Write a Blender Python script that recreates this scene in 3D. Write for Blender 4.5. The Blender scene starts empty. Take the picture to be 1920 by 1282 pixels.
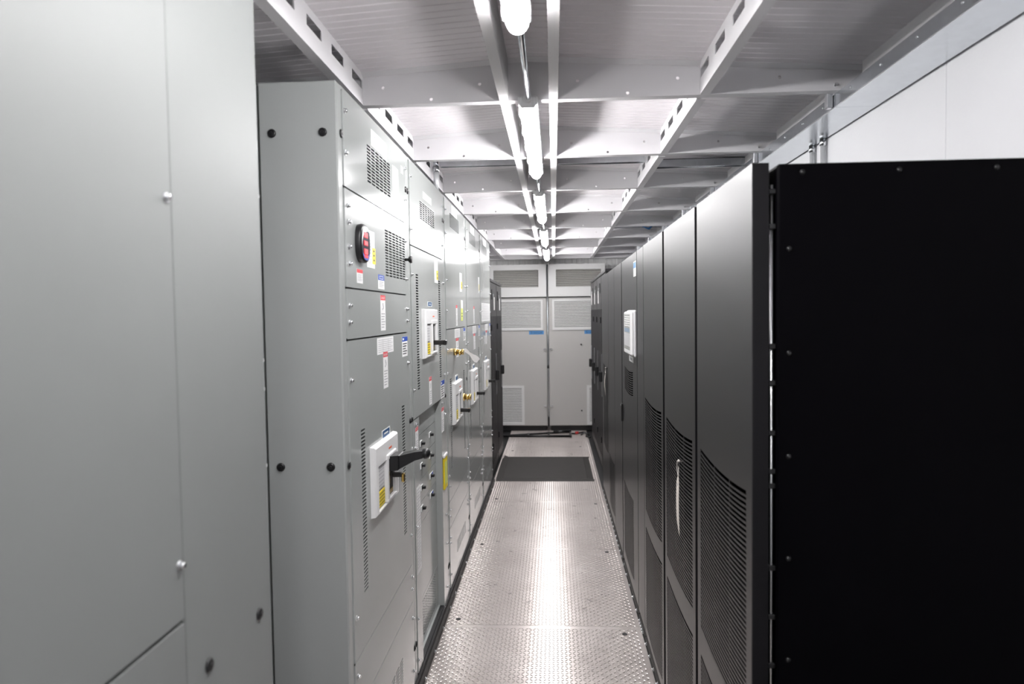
import bpy, math, random
from mathutils import Vector, Matrix

random.seed(7)
SC = bpy.context.scene
COL = SC.collection
rad = math.radians

# ------------------------------------------------------------------ camera
YAW, PITCH, ROLL = rad(3.4779), rad(-2.3668), rad(-0.78685)
cam_data = bpy.data.cameras.new('camera')
cam = bpy.data.objects.new('camera', cam_data)
COL.objects.link(cam)
fw = Vector((-math.sin(YAW) * math.cos(PITCH), math.cos(YAW) * math.cos(PITCH), math.sin(PITCH)))
rt = Vector((math.cos(YAW), math.sin(YAW), 0))
up = rt.cross(fw)
r2 = rt * math.cos(ROLL) + up * math.sin(ROLL)
u2 = r2.cross(fw)
M = Matrix((r2, u2, -fw)).transposed().to_4x4()
M.translation = Vector((0, 0, 1.61))
cam.matrix_world = M
cam_data.sensor_width = 36
cam_data.lens = 1299.58 / 1920 * 36
cam_data.clip_start = 0.05
cam_data.dof.use_dof = True
cam_data.dof.focus_distance = 3.3
cam_data.dof.aperture_fstop = 3.2
SC.camera = cam

# ------------------------------------------------------------------ world, exposure
world = bpy.data.worlds.new('world')
SC.world = world
world.use_nodes = True
world.node_tree.nodes['Background'].inputs[0].default_value = (0.02, 0.02, 0.02, 1)
world.node_tree.nodes['Background'].inputs[1].default_value = 0.3
SC.view_settings.view_transform = 'Standard'
SC.view_settings.look = 'None'
SC.view_settings.gamma = 1
SC.view_settings.use_curve_mapping = False
SC.view_settings.exposure = 1.85
LAMP = 24.0
SC.cycles.use_denoising = True
SC.cycles.use_light_tree = False
SC.cycles.max_bounces = 7
SC.cycles.diffuse_bounces = 4
SC.cycles.glossy_bounces = 4
SC.cycles.blur_glossy = 0.5
SC.cycles.sample_clamp_indirect = 6.0

# ------------------------------------------------------------------ materials
MATS = {}
def mat(name, col, rough=0.5, metal=0.0, bump=0.0, bscale=200.0, var=0.0, vscale=6.0, coat=0.0, spec=0.5, rvar=0.0, aniso=None):
    m = bpy.data.materials.new(name)
    m.use_nodes = True
    nt = m.node_tree
    b = nt.nodes['Principled BSDF']
    b.inputs['Base Color'].default_value = (*col, 1)
    b.inputs['Roughness'].default_value = rough
    b.inputs['Metallic'].default_value = metal
    b.inputs['Specular IOR Level'].default_value = spec
    if coat:
        b.inputs['Coat Weight'].default_value = coat
        b.inputs['Coat Roughness'].default_value = 0.12
    tc = nt.nodes.new('ShaderNodeTexCoord')
    if var or rvar:
        n = nt.nodes.new('ShaderNodeTexNoise')
        n.inputs['Scale'].default_value = vscale
        n.inputs['Detail'].default_value = 5
        nt.links.new(tc.outputs['Object'], n.inputs['Vector'])
        if var:
            mp = nt.nodes.new('ShaderNodeMapRange')
            mp.inputs[1].default_value = 0.25; mp.inputs[2].default_value = 0.75
            mp.inputs[3].default_value = 1 - var; mp.inputs[4].default_value = 1 + var
            mx = nt.nodes.new('ShaderNodeMix'); mx.data_type = 'RGBA'; mx.blend_type = 'MULTIPLY'
            mx.inputs['Factor'].default_value = 1
            mx.inputs[6].default_value = (*col, 1)
            nt.links.new(n.outputs['Fac'], mp.inputs[0])
            nt.links.new(mp.outputs[0], mx.inputs[7])
            nt.links.new(mx.outputs[2], b.inputs['Base Color'])
        if rvar:
            mp = nt.nodes.new('ShaderNodeMapRange')
            mp.inputs[1].default_value = 0.25; mp.inputs[2].default_value = 0.75
            mp.inputs[3].default_value = rough - rvar; mp.inputs[4].default_value = rough + rvar
            nt.links.new(n.outputs['Fac'], mp.inputs[0])
            nt.links.new(mp.outputs[0], b.inputs['Roughness'])
    if bump:
        n = nt.nodes.new('ShaderNodeTexNoise')
        n.inputs['Scale'].default_value = bscale
        n.inputs['Detail'].default_value = 3
        nt.links.new(tc.outputs['Object'], n.inputs['Vector'])
        bp = nt.nodes.new('ShaderNodeBump')
        bp.inputs['Strength'].default_value = bump
        bp.inputs['Distance'].default_value = 0.002
        nt.links.new(n.outputs['Fac'], bp.inputs['Height'])
        nt.links.new(bp.outputs['Normal'], b.inputs['Normal'])
    MATS[name] = m
    return m

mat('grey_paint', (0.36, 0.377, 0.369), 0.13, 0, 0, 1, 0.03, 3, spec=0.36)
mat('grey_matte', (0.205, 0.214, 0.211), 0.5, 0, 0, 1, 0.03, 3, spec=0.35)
mat('grey_inner', (0.36, 0.375, 0.37), 0.3, 0, 0.04, 160, 0.03, 3)
mat('ceiling_paint', (0.80, 0.77, 0.79), 0.55, 0, 0, 1, 0.03, 3)
mat('beam_paint', (0.71, 0.70, 0.715), 0.55, spec=0.3)
mat('rail_paint', (0.52, 0.515, 0.52), 0.6, spec=0.3)
mat('wall_paint', (0.70, 0.705, 0.725), 0.6, 0, 0.25, 90, 0.02, 4)
mat('tan_wall', (0.82, 0.82, 0.81), 0.6)
mat('ac_paint', (0.56, 0.55, 0.53), 0.4)
mat('ac_white', (0.78, 0.78, 0.77), 0.4)
mat('ac_louver', (0.66, 0.65, 0.62), 0.5)
mat('black_powder', (0.0055, 0.0049, 0.0058), 0.39, spec=0.82)
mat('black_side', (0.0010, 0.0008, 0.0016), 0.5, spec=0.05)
mat('black_edge', (0.004, 0.0036, 0.0050), 0.5, spec=0.25)
mat('rack_black', (0.020, 0.018, 0.020), 0.42, spec=0.5)
mat('black_plastic', (0.009, 0.009, 0.010), 0.38)
mat('black_gap', (0.012, 0.012, 0.013), 0.6)
mat('cavity_shade', (0.0015, 0.0015, 0.0015), 1.0, spec=0.0)
mat('rubber', (0.040, 0.036, 0.034), 0.75, 0, 0.35, 500, 0.08, 20)
mat('chrome', (0.80, 0.81, 0.83), 0.18, 1.0)
mat('zinc', (0.70, 0.71, 0.73), 0.28, 1.0)
mat('brass', (0.78, 0.57, 0.22), 0.25, 1.0)
mat('white_plastic', (0.80, 0.80, 0.80), 0.35)
mat('light_grey_plastic', (0.62, 0.62, 0.63), 0.35)
mat('dark_slot', (0.06, 0.06, 0.058), 0.5)
mat('breaker_face', (0.30, 0.29, 0.30), 0.45, 0, 0, 1, 0.25, 60)
mat('label_white', (0.84, 0.84, 0.84), 0.45)
mat('label_silver', (0.60, 0.60, 0.61), 0.35)
mat('label_print', (0.34, 0.34, 0.36), 0.5)
mat('label_red', (0.75, 0.035, 0.05), 0.45)
mat('label_orange', (0.80, 0.12, 0.03), 0.45)
mat('label_blue', (0.015, 0.07, 0.42), 0.45)
mat('tag_blue', (0.012, 0.075, 0.20), 0.45)
mat('navy', (0.004, 0.02, 0.09), 0.45)
mat('sky_blue', (0.10, 0.30, 0.62), 0.45)
mat('label_yellow', (0.85, 0.66, 0.02), 0.45)
mat('label_lime', (0.72, 0.78, 0.20), 0.45)
mat('ink', (0.015, 0.015, 0.02), 0.5)
mat('paper', (0.78, 0.72, 0.66), 0.7)
mat('paper_white', (0.82, 0.80, 0.80), 0.6)
mat('string', (0.72, 0.68, 0.64), 0.8)
mat('logo_blue', (0.02, 0.10, 0.55), 0.4)
mat('lens_dark', (0.02, 0.015, 0.03), 0.12, spec=0.7)
mat('screen_grey', (0.42, 0.43, 0.40), 0.2)
mat('screen_blue', (0.25, 0.36, 0.48), 0.2)
mat('lamp_housing', (0.72, 0.72, 0.73), 0.4)
mat('red_cap', (0.55, 0.03, 0.03), 0.4)
mat('cable_blue', (0.02, 0.16, 0.42), 0.5)
mat('conduit_metal', (0.80, 0.81, 0.83), 0.35, 0.35)
mat('clear_plastic', (0.55, 0.56, 0.58), 0.15)

def galv(name, base):
    m = mat(name, base, 0.3, 1.0)
    nt = m.node_tree; b = nt.nodes['Principled BSDF']
    tc = nt.nodes.new('ShaderNodeTexCoord')
    v = nt.nodes.new('ShaderNodeTexVoronoi'); v.inputs['Scale'].default_value = 45
    nt.links.new(tc.outputs['Object'], v.inputs['Vector'])
    n = nt.nodes.new('ShaderNodeTexNoise'); n.inputs['Scale'].default_value = 7; n.inputs['Detail'].default_value = 4
    nt.links.new(tc.outputs['Object'], n.inputs['Vector'])
    ad = nt.nodes.new('ShaderNodeMath'); ad.operation = 'MULTIPLY_ADD'; ad.inputs[1].default_value = 0.03; ad.inputs[2].default_value = 0.13
    nt.links.new(v.outputs['Color'], ad.inputs[0])
    a2 = nt.nodes.new('ShaderNodeMath'); a2.operation = 'MULTIPLY_ADD'; a2.inputs[1].default_value = 0.12
    nt.links.new(n.outputs['Fac'], a2.inputs[0]); nt.links.new(ad.outputs[0], a2.inputs[2])
    nt.links.new(a2.outputs[0], b.inputs['Roughness'])
    cr = nt.nodes.new('ShaderNodeMapRange'); cr.inputs[3].default_value = 0.94; cr.inputs[4].default_value = 1.03
    nt.links.new(v.outputs['Color'], cr.inputs[0])
    mx = nt.nodes.new('ShaderNodeMix'); mx.data_type = 'RGBA'; mx.blend_type = 'MULTIPLY'; mx.inputs['Factor'].default_value = 1
    mx.inputs[6].default_value = (*base, 1)
    nt.links.new(cr.outputs[0], mx.inputs[7]); nt.links.new(mx.outputs[2], b.inputs['Base Color'])
galv('galvanised', (0.70, 0.73, 0.76))
galv('aluminium', (0.82, 0.77, 0.75))
MATS['aluminium'].node_tree.nodes['Principled BSDF'].inputs['Metallic'].default_value = 0.6
def _alu():
    m = MATS['aluminium']; nt = m.node_tree; b = nt.nodes['Principled BSDF']
    for l in list(b.inputs['Roughness'].links): nt.links.remove(l)
    for l in list(b.inputs['Base Color'].links): nt.links.remove(l)
    tc = nt.nodes.new('ShaderNodeTexCoord')
    n = nt.nodes.new('ShaderNodeTexNoise'); n.inputs['Scale'].default_value = 9; n.inputs['Detail'].default_value = 6
    nt.links.new(tc.outputs['Object'], n.inputs['Vector'])
    mp = nt.nodes.new('ShaderNodeMapRange'); mp.inputs[1].default_value = .3; mp.inputs[2].default_value = .7
    mp.inputs[3].default_value = 0.27; mp.inputs[4].default_value = 0.34
    nt.links.new(n.outputs['Fac'], mp.inputs[0]); nt.links.new(mp.outputs[0], b.inputs['Roughness'])
    n2 = nt.nodes.new('ShaderNodeTexNoise'); n2.inputs['Scale'].default_value = 2.2; n2.inputs['Detail'].default_value = 6
    nt.links.new(tc.outputs['Object'], n2.inputs['Vector'])
    rp = nt.nodes.new('ShaderNodeValToRGB')
    rp.color_ramp.elements[0].position = .3; rp.color_ramp.elements[0].color = (.50, .452, .430, 1)
    rp.color_ramp.elements[1].position = .7; rp.color_ramp.elements[1].color = (.64, .588, .565, 1)
    nt.links.new(n2.outputs['Fac'], rp.inputs[0]); nt.links.new(rp.outputs[0], b.inputs['Base Color'])
_alu()
def _aniso():
    m = MATS['aluminium']; nt = m.node_tree; b = nt.nodes['Principled BSDF']
    c = nt.nodes.new('ShaderNodeCombineXYZ'); c.inputs[0].default_value = ANX; c.inputs[1].default_value = 1 - ANX
    nt.links.new(c.outputs[0], b.inputs['Tangent']); b.inputs['Anisotropic'].default_value = 0.87
ANX = 0.0
_aniso()
def emit(name, col, s):
    m = mat(name, col, 0.4)
    b = m.node_tree.nodes['Principled BSDF']
    b.inputs['Emission Color'].default_value = (*col, 1)
    b.inputs['Emission Strength'].default_value = s
emit('lamp_lens', (1.0, 0.985, 0.99), LAMP)
emit('led_red', (0.62, 0.008, 0.02), 0.22)

# ------------------------------------------------------------------ mesh builder
WL = {}          # world location of an object's origin

class MB:
    def __init__(s):
        s.v = []; s.f = []; s.m = []; s.names = []
        s.smooth = []
    def mi(s, name):
        if name not in s.names: s.names.append(name)
        return s.names.index(name)
    def add(s, verts, faces, m, smooth=False):
        o = len(s.v); k = s.mi(m)
        s.v += [tuple(p) for p in verts]
        for f in faces:
            s.f.append(tuple(o + i for i in f)); s.m.append(k); s.smooth.append(smooth)
        return s
    def box(s, x0, x1, y0, y1, z0, z1, m):
        if x0 > x1: x0, x1 = x1, x0
        if y0 > y1: y0, y1 = y1, y0
        if z0 > z1: z0, z1 = z1, z0
        v = [(x0, y0, z0), (x1, y0, z0), (x1, y1, z0), (x0, y1, z0), (x0, y0, z1), (x1, y0, z1), (x1, y1, z1), (x0, y1, z1)]
        f = [(0, 3, 2, 1), (4, 5, 6, 7), (0, 1, 5, 4), (1, 2, 6, 5), (2, 3, 7, 6), (3, 0, 4, 7)]
        return s.add(v, f, m)
    def cbox(s, x0, x1, y0, y1, z0, z1, m, c=0.003):
        """box with chamfered edges"""
        lo = (x0, y0, z0); hi = (x1, y1, z1)
        c = min(c, *(abs(hi[i] - lo[i]) * .45 for i in range(3)))
        vid = {}; V = []
        for sx in (0, 1):
            for sy in (0, 1):
                for sz in (0, 1):
                    sg = (sx, sy, sz)
                    for ax in range(3):
                        p = [lo[i] + c if sg[i] == 0 else hi[i] - c for i in range(3)]
                        p[ax] = lo[ax] if sg[ax] == 0 else hi[ax]
                        vid[(sg, ax)] = len(V); V.append(p)
        F = []
        for ax in range(3):
            a, b = [i for i in range(3) if i != ax]
            for sd in (0, 1):
                q = []
                for (i, j) in ((0, 0), (1, 0), (1, 1), (0, 1)):
                    sg = [0, 0, 0]; sg[ax] = sd; sg[a] = i; sg[b] = j
                    q.append(vid[(tuple(sg), ax)])
                F.append(q)
        for ax in range(3):
            a, b = [i for i in range(3) if i != ax]
            for i in (0, 1):
                for j in (0, 1):
                    s0 = [0, 0, 0]; s0[a] = i; s0[b] = j
                    s1 = list(s0); s1[ax] = 1
                    F.append([vid[(tuple(s0), a)], vid[(tuple(s1), a)], vid[(tuple(s1), b)], vid[(tuple(s0), b)]])
        for sx in (0, 1):
            for sy in (0, 1):
                for sz in (0, 1):
                    F.append([vid[((sx, sy, sz), k)] for k in range(3)])
        ctr = Vector([(lo[i] + hi[i]) / 2 for i in range(3)])
        G = []
        for q in F:
            p = [Vector(V[i]) for i in q]
            n = (p[1] - p[0]).cross(p[2] - p[0])
            mid = sum(p, Vector()) / len(p)
            G.append(tuple(q) if n.dot(mid - ctr) > 0 else tuple(reversed(q)))
        return s.add(V, G, m)
    def prism(s, pts, axis, a0, a1, m, smooth=False):
        """pts: 2-D outline in the two other axes (in x,y,z order)"""
        n = len(pts); V = []
        o = [i for i in range(3) if i != axis]
        for a in (a0, a1):
            for p in pts:
                q = [0, 0, 0]; q[axis] = a; q[o[0]] = p[0]; q[o[1]] = p[1]; V.append(q)
        F = [tuple(range(n))[::-1], tuple(range(n, 2 * n))]
        s.add(V, F, m)
        o2 = len(s.v) - 2 * n; k = s.mi(m)
        for i in range(n):
            j = (i + 1) % n
            s.f.append((o2 + i, o2 + j, o2 + n + j, o2 + n + i)); s.m.append(k); s.smooth.append(smooth)
        return s
    def tube(s, pts, r, m, n=8, caps=True):
        """tube through points; r a number or a list"""
        pts = [Vector(p) for p in pts]
        R = r if isinstance(r, (list, tuple)) else [r] * len(pts)
        V = []; F = []
        ref = None
        for i, p in enumerate(pts):
            d = (pts[min(i + 1, len(pts) - 1)] - pts[max(i - 1, 0)]).normalized()
            if ref is None or abs(ref.dot(d)) > .95:
                ref = Vector((0, 0, 1)) if abs(d.z) < .9 else Vector((1, 0, 0))
            a = d.cross(ref).normalized(); b = d.cross(a)
            for k in range(n):
                t = 2 * math.pi * k / n
                V.append(p + (a * math.cos(t) + b * math.sin(t)) * R[i])
        for i in range(len(pts) - 1):
            for k in range(n):
                l = (k + 1) % n
                F.append((i * n + k, i * n + l, (i + 1) * n + l, (i + 1) * n + k))
        s.add(V, F, m, True)
        if caps:
            o = len(s.v) - len(V); k = s.mi(m)
            s.f.append(tuple(o + i for i in range(n))[::-1]); s.m.append(k); s.smooth.append(False)
            o2 = o + (len(pts) - 1) * n
            s.f.append(tuple(o2 + i for i in range(n))); s.m.append(k); s.smooth.append(False)
        return s
    def ball(s, c, r, m, nu=12, nv=8, sq=(1, 1, 1)):
        V = []; F = []
        for j in range(nv + 1):
            ph = math.pi * j / nv
            for i in range(nu):
                t = 2 * math.pi * i / nu
                V.append((c[0] + r * sq[0] * math.sin(ph) * math.cos(t), c[1] + r * sq[1] * math.sin(ph) * math.sin(t), c[2] + r * sq[2] * math.cos(ph)))
        for j in range(nv):
            for i in range(nu):
                l = (i + 1) % nu
                F.append((j * nu + i, (j + 1) * nu + i, (j + 1) * nu + l, j * nu + l))
        return s.add(V, F, m, True)
    def plate(s, axis, a0, a1, u0, u1, w0, w1, holes, m):
        """flat plate normal to axis between a0 and a1 with rectangular openings (u0,u1,w0,w1)"""
        o = [i for i in range(3) if i != axis]
        hs = [h for h in holes]
        U = sorted(set([u0, u1] + [h[0] for h in hs] + [h[1] for h in hs]))
        Wd = sorted(set([w0, w1] + [h[2] for h in hs] + [h[3] for h in hs]))
        hole = set()
        ui = {u: i for i, u in enumerate(U)}; wi = {w: i for i, w in enumerate(Wd)}
        for h in hs:
            for i in range(ui[h[0]], ui[h[1]]):
                for j in range(wi[h[2]], wi[h[3]]):
                    hole.add((i, j))
        nu, nw = len(U), len(Wd)
        # merge solid cells of a row into strips to keep it light
        def P(a, u, w):
            q = [0, 0, 0]; q[axis] = a; q[o[0]] = u; q[o[1]] = w; return q
        V = []; F = []
        def quad(p):
            b = len(V); V.extend(p); F.append((b, b + 1, b + 2, b + 3))
        rows = []
        for j in range(nw - 1):
            runs = []; st = None
            for i in range(nu - 1):
                if (i, j) not in hole:
                    if st is None: st = i
                elif st is not None:
                    runs.append((st, i)); st = None
            if st is not None: runs.append((st, nu - 1))
            rows.append(tuple(runs))
        j = 0
        flip = (axis == 1)
        while j < nw - 1:
            k = j
            while k + 1 < nw - 1 and rows[k + 1] == rows[j]: k += 1
            for (i0, i1) in rows[j]:
                for a, rv in ((a1, False), (a0, True)):
                    p = [P(a, U[i0], Wd[j]), P(a, U[i1], Wd[j]), P(a, U[i1], Wd[k + 1]), P(a, U[i0], Wd[k + 1])]
                    if rv ^ flip: p.reverse()
                    quad(p)
            j = k + 1
        for h in hs + [(u0, u1, w0, w1)]:
            c = [(h[0], h[2]), (h[1], h[2]), (h[1], h[3]), (h[0], h[3])]
            outer = h == (u0, u1, w0, w1)
            for i in range(4):
                p, q = c[i], c[(i + 1) % 4]
                pp = [P(a0, *p), P(a0, *q), P(a1, *q), P(a1, *p)]
                if (not outer) ^ flip: pp.reverse()
                quad(pp)
        return s.add(V, F, m)
    def text(s, string, org, right, upv, height, m, depth=0.0002, width=None, center=True):
        vs, fs, w, h = glyphs(string)
        right = Vector(right).normalized(); upv = Vector(upv).normalized()
        sc = height / h; sx = sc
        if width: sx = min(sc, width / w) if width > 0 else -width / w
        nn = right.cross(upv)
        V = [Vector(org) + right * ((x - (w / 2 if center else 0)) * sx) + upv * ((y - (h / 2 if center else 0)) * sc) + nn * depth for x, y in vs]
        return s.add(V, fs, m)
    def build(s, name, parent=None, origin=None):
        me = bpy.data.meshes.new(name)
        if parent is not None: o0 = WL[parent.name]
        elif origin is not None: o0 = Vector(origin)
        else:
            xs = [p[0] for p in s.v]; ys = [p[1] for p in s.v]; zs = [p[2] for p in s.v]
            o0 = Vector(((min(xs) + max(xs)) / 2, (min(ys) + max(ys)) / 2, min(zs)))
        me.from_pydata([(p[0] - o0[0], p[1] - o0[1], p[2] - o0[2]) for p in s.v], [], s.f)
        for n in s.names: me.materials.append(MATS[n])
        me.polygons.foreach_set('material_index', s.m)
        me.polygons.foreach_set('use_smooth', s.smooth)
        me.update()
        ob = bpy.data.objects.new(name, me)
        COL.objects.link(ob)
        if parent is not None: ob.parent = parent
        else: ob.location = o0
        WL[ob.name] = Vector(o0)
        return ob

_GL = {}
def glyphs(string):
    if string not in _GL:
        cu = bpy.data.curves.new('lettering', 'FONT'); cu.body = string; cu.resolution_u = 3
        ob = bpy.data.objects.new('lettering', cu); COL.objects.link(ob)
        dg = bpy.context.evaluated_depsgraph_get()
        me = bpy.data.meshes.new_from_object(ob.evaluated_get(dg))
        x0 = min(v.co.x for v in me.vertices); y0 = min(v.co.y for v in me.vertices)
        x1 = max(v.co.x for v in me.vertices); y1 = max(v.co.y for v in me.vertices)
        _GL[string] = ([(v.co.x - x0, v.co.y - y0) for v in me.vertices], [tuple(p.vertices) for p in me.polygons], x1 - x0, y1 - y0)
        bpy.data.objects.remove(ob); bpy.data.curves.remove(cu); bpy.data.meshes.remove(me)
    return _GL[string]

def empty(name, loc):
    o = bpy.data.objects.new(name, None); COL.objects.link(o)
    o.location = loc; o.empty_display_size = 0.1
    WL[o.name] = Vector(loc)
    return o
def tag(o, label=None, cat=None, group=None, kind=None):
    if label: o['label'] = label
    if cat: o['category'] = cat
    if group: o['group'] = group
    if kind: o['kind'] = kind
    return o

# shared small parts --------------------------------------------------------
_SH = {}
def shared(key, fn):
    if key not in _SH:
        mb = MB(); fn(mb)
        me = bpy.data.meshes.new(key)
        me.from_pydata(mb.v, [], mb.f)
        for n in mb.names: me.materials.append(MATS[n])
        me.polygons.foreach_set('material_index', mb.m); me.polygons.foreach_set('use_smooth', mb.smooth)
        me.update(); _SH[key] = me
    return _SH[key]
def put(name, me, parent, loc, rot=None):
    o = bpy.data.objects.new(name, me); COL.objects.link(o)
    o.parent = parent
    o.location = Vector(loc) - WL[parent.name]
    if rot: o.rotation_euler = rot
    WL[o.name] = Vector(loc)
    return o
def bolt_fn(mb):      # points along +x
    mb.tube([(0, 0, 0), (0.002, 0, 0)], 0.008, 'zinc', 12)
    mb.tube([(0.002, 0, 0), (0.0075, 0, 0), (0.009, 0, 0)], [0.0056, 0.0056, 0.004], 'chrome', 6)
def plug_fn(mb):
    mb.tube([(0, 0, 0), (0.002, 0, 0), (0.005, 0, 0)], [0.0125, 0.0125, 0.009], 'black_plastic', 14)
    mb.tube([(0.005, 0, 0), (0.0065, 0, 0)], [0.005, 0.004], 'black_powder', 10)
def screw_fn(mb):     # small black screw
    mb.tube([(0, 0, 0), (0.003, 0, 0), (0.005, 0, 0)], [0.006, 0.005, 0.0025], 'black_plastic', 10)
def tiny_fn(mb):
    mb.tube([(0, 0, 0), (0.0015, 0, 0), (0.003, 0, 0)], [0.0042, 0.004, 0.002], 'zinc', 8)
def rivet_fn(mb):
    mb.tube([(0, 0, 0), (0.002, 0, 0), (0.0035, 0, 0)], [0.006, 0.0055, 0.003], 'label_white', 10)
BOLT = shared('bolt', bolt_fn); PLUG = shared('hole_plug', plug_fn); SCREW = shared('screw', screw_fn); RIVET = shared('rivet', rivet_fn); TINY = shared('small_screw', tiny_fn)

# ------------------------------------------------------------------ room shell
XL, XR = -1.25, 1.09
Y0, Y1 = -2.4, 9.75
XC = -0.078
def roof(x): return 2.470 - 0.06 * abs(x - XC)
BEAMS = [-2.08, -1.19, -0.30, 0.59, 1.48, 2.38, 3.24, 4.11, 5.02, 5.93, 6.81, 7.71, 8.58, 9.30]

# floor: aluminium tread plates
floor = empty('floor', (0, 3, 0)); tag(floor, 'bright aluminium tread plate floor running down the narrow aisle', kind='structure')
SE = [-2.4, -1.21, -0.02, 1.165, 2.34, 3.512, 4.69, 5.874, 7.04, 8.207, 9.75]
lug_me = {}
def lug_mesh(length):
    mb = MB(); s = 0.0196
    nx = int(1.0 / s); ny = int((length - 0.02) / s)
    for i in range(nx):
        for j in range(ny):
            cx = -0.587 + i * s; cy = 0.012 + j * s
            a = rad(45) if (i + j) % 2 else rad(-45)
            ca, sa = math.cos(a), math.sin(a)
            def P(u, w, z): return (cx + u * ca - w * sa, cy + u * sa + w * ca, z)
            L, Wd, Hh = 0.0108, 0.0032, 0.0019
            v = [P(-L, 0, 0), P(-L * .4, -Wd, 0), P(L * .4, -Wd, 0), P(L, 0, 0), P(L * .4, Wd, 0), P(-L * .4, Wd, 0), P(-L * .45, 0, Hh), P(L * .45, 0, Hh)]
            f = [(0, 1, 6), (1, 2, 7, 6), (2, 3, 7), (3, 4, 7), (4, 5, 6, 7), (5, 0, 6)]
            mb.add(v, f, 'aluminium')
    return mb
HOLES = {4: [(0.336, 3.427)], 5: [(-0.521, 3.573), (0.337, 4.619)], 6: [(-0.519, 4.762), (0.333, 5.794)], 7: [(-0.517, 5.945), (0.332, 6.96)],
         3: [(-0.52, 1.24), (0.336, 2.25)], 8: [(-0.5, 8.05)], 9: [(0.3, 8.3)]}
for i in range(len(SE) - 1):
    a, b = SE[i], SE[i + 1]
    mb = MB(); mb.box(-0.598, 0.424, a + 0.0012, b - 0.0012, -0.006, 0, 'aluminium')
    pl = mb.build('floor_plate', floor)
    L = round(b - a, 2)
    if L not in lug_me:
        m_ = lug_mesh(b - a); me = bpy.data.meshes.new('tread_lugs')
        me.from_pydata(m_.v, [], m_.f); me.materials.append(MATS['aluminium']); me.update(); lug_me[L] = me
    lg = put('tread_lugs', lug_me[L], pl, (0, a, 0)); lg['kind'] = 'stuff'
    for hx, hy in HOLES.get(i, []):
        mb = MB(); mb.tube([(hx, hy, 0.0002), (hx, hy, 0.0022)], 0.013, 'black_gap', 16); mb.build('lifting_hole', pl)
mb = MB(); mb.box(XL, XR, Y0, Y1, -0.06, -0.008, 'black_gap'); mb.build('subfloor', floor)

# walls
def wallbox(name, label, *a):
    mb = MB(); mb.box(*a); o = mb.build(name); tag(o, label, kind='structure'); return o
wl = wallbox('wall_left', 'pale wall behind the grey switchgear row', XL - 0.05, XL, Y0, Y1, -0.06, 2.5, 'wall_paint')
wb = wallbox('wall_back', 'pale end wall behind the viewpoint', XL, XR, Y0 - 0.05, Y0, -0.06, 2.5, 'wall_paint')
wr = empty('wall_right', (XR, 3, 0)); tag(wr, 'white textured panel wall above the black cabinets', kind='structure')
ys = [-2.4, -1.1, 0.1, 1.05, 2.013, 2.98, 3.94, 4.9, 5.86, 6.82, 7.78, 8.74, 9.75]
for a, b in zip(ys[:-1], ys[1:]):
    mb = MB(); mb.cbox(XR, XR + 0.05, a + 0.001, b - 0.001, -0.06, 2.5, 'wall_paint', 0.002); mb.build('wall_panel', wr)
mb = MB(); mb.box(XR + 0.045, XR + 0.06, Y0, Y1, -0.06, 2.5, 'wall_paint'); mb.build('wall_backing', wr)
# corrugated end wall
mb = MB(); pts = []
x = XL; k = 0
while x < XR:
    pts += [(x, Y1), (x + 0.05, Y1), (x + 0.058, Y1 - 0.008), (x + 0.072, Y1 - 0.008)]
    x += 0.08
pts += [(XR, Y1), (XR, Y1 + 0.05), (XL, Y1 + 0.05)]
mb.prism(pts, 2, -0.06, 2.5, 'tan_wall')
we = mb.build('wall_end'); tag(we, 'ribbed metal end wall above the two grey air handlers', kind='structure')

# ceiling -----------------------------------------------------------------
ceil = empty('ceiling', (XC, 3, 2.47)); tag(ceil, 'low grey ribbed metal roof with cross beams and slotted channels', kind='structure')
def roof_profile(ya, yb):
    ys = [ya]; y = ya + 0.03
    pr = [(ya, 0)]
    while y < yb - 0.02:
        pr += [(y, 0), (y + 0.003, 0.0030), (y + 0.005, 0.0030), (y + 0.008, 0)]
        y += 0.0405
    pr.append((yb, 0)); return pr
for i in range(len(BEAMS) + 1):
    ya = Y0 if i == 0 else BEAMS[i - 1]; yb = Y1 if i == len(BEAMS) else BEAMS[i]
    mb = MB(); pr = roof_profile(ya, yb); V = []; F = []
    for X in (XL, XC, XR):
        for (y, dz) in pr: V.append((X, y, roof(X) + dz))
    n = len(pr)
    for c in range(2):
        for q in range(n - 1):
            F.append((c * n + q, c * n + q + 1, (c + 1) * n + q + 1, (c + 1) * n + q))
    mb.add(V, F, 'ceiling_paint')
    mb.add([(XL, ya, roof(XL) + .05), (XC, ya, roof(XC) + .05), (XR, ya, roof(XR) + .05), (XR, yb, roof(XR) + .05), (XC, yb, roof(XC) + .05), (XL, yb, roof(XL) + .05)],
           [(0, 1, 4, 5), (1, 2, 3, 4)], 'ceiling_paint')
    mb.build('roof_panel', ceil)
ZB = 2.333
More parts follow.
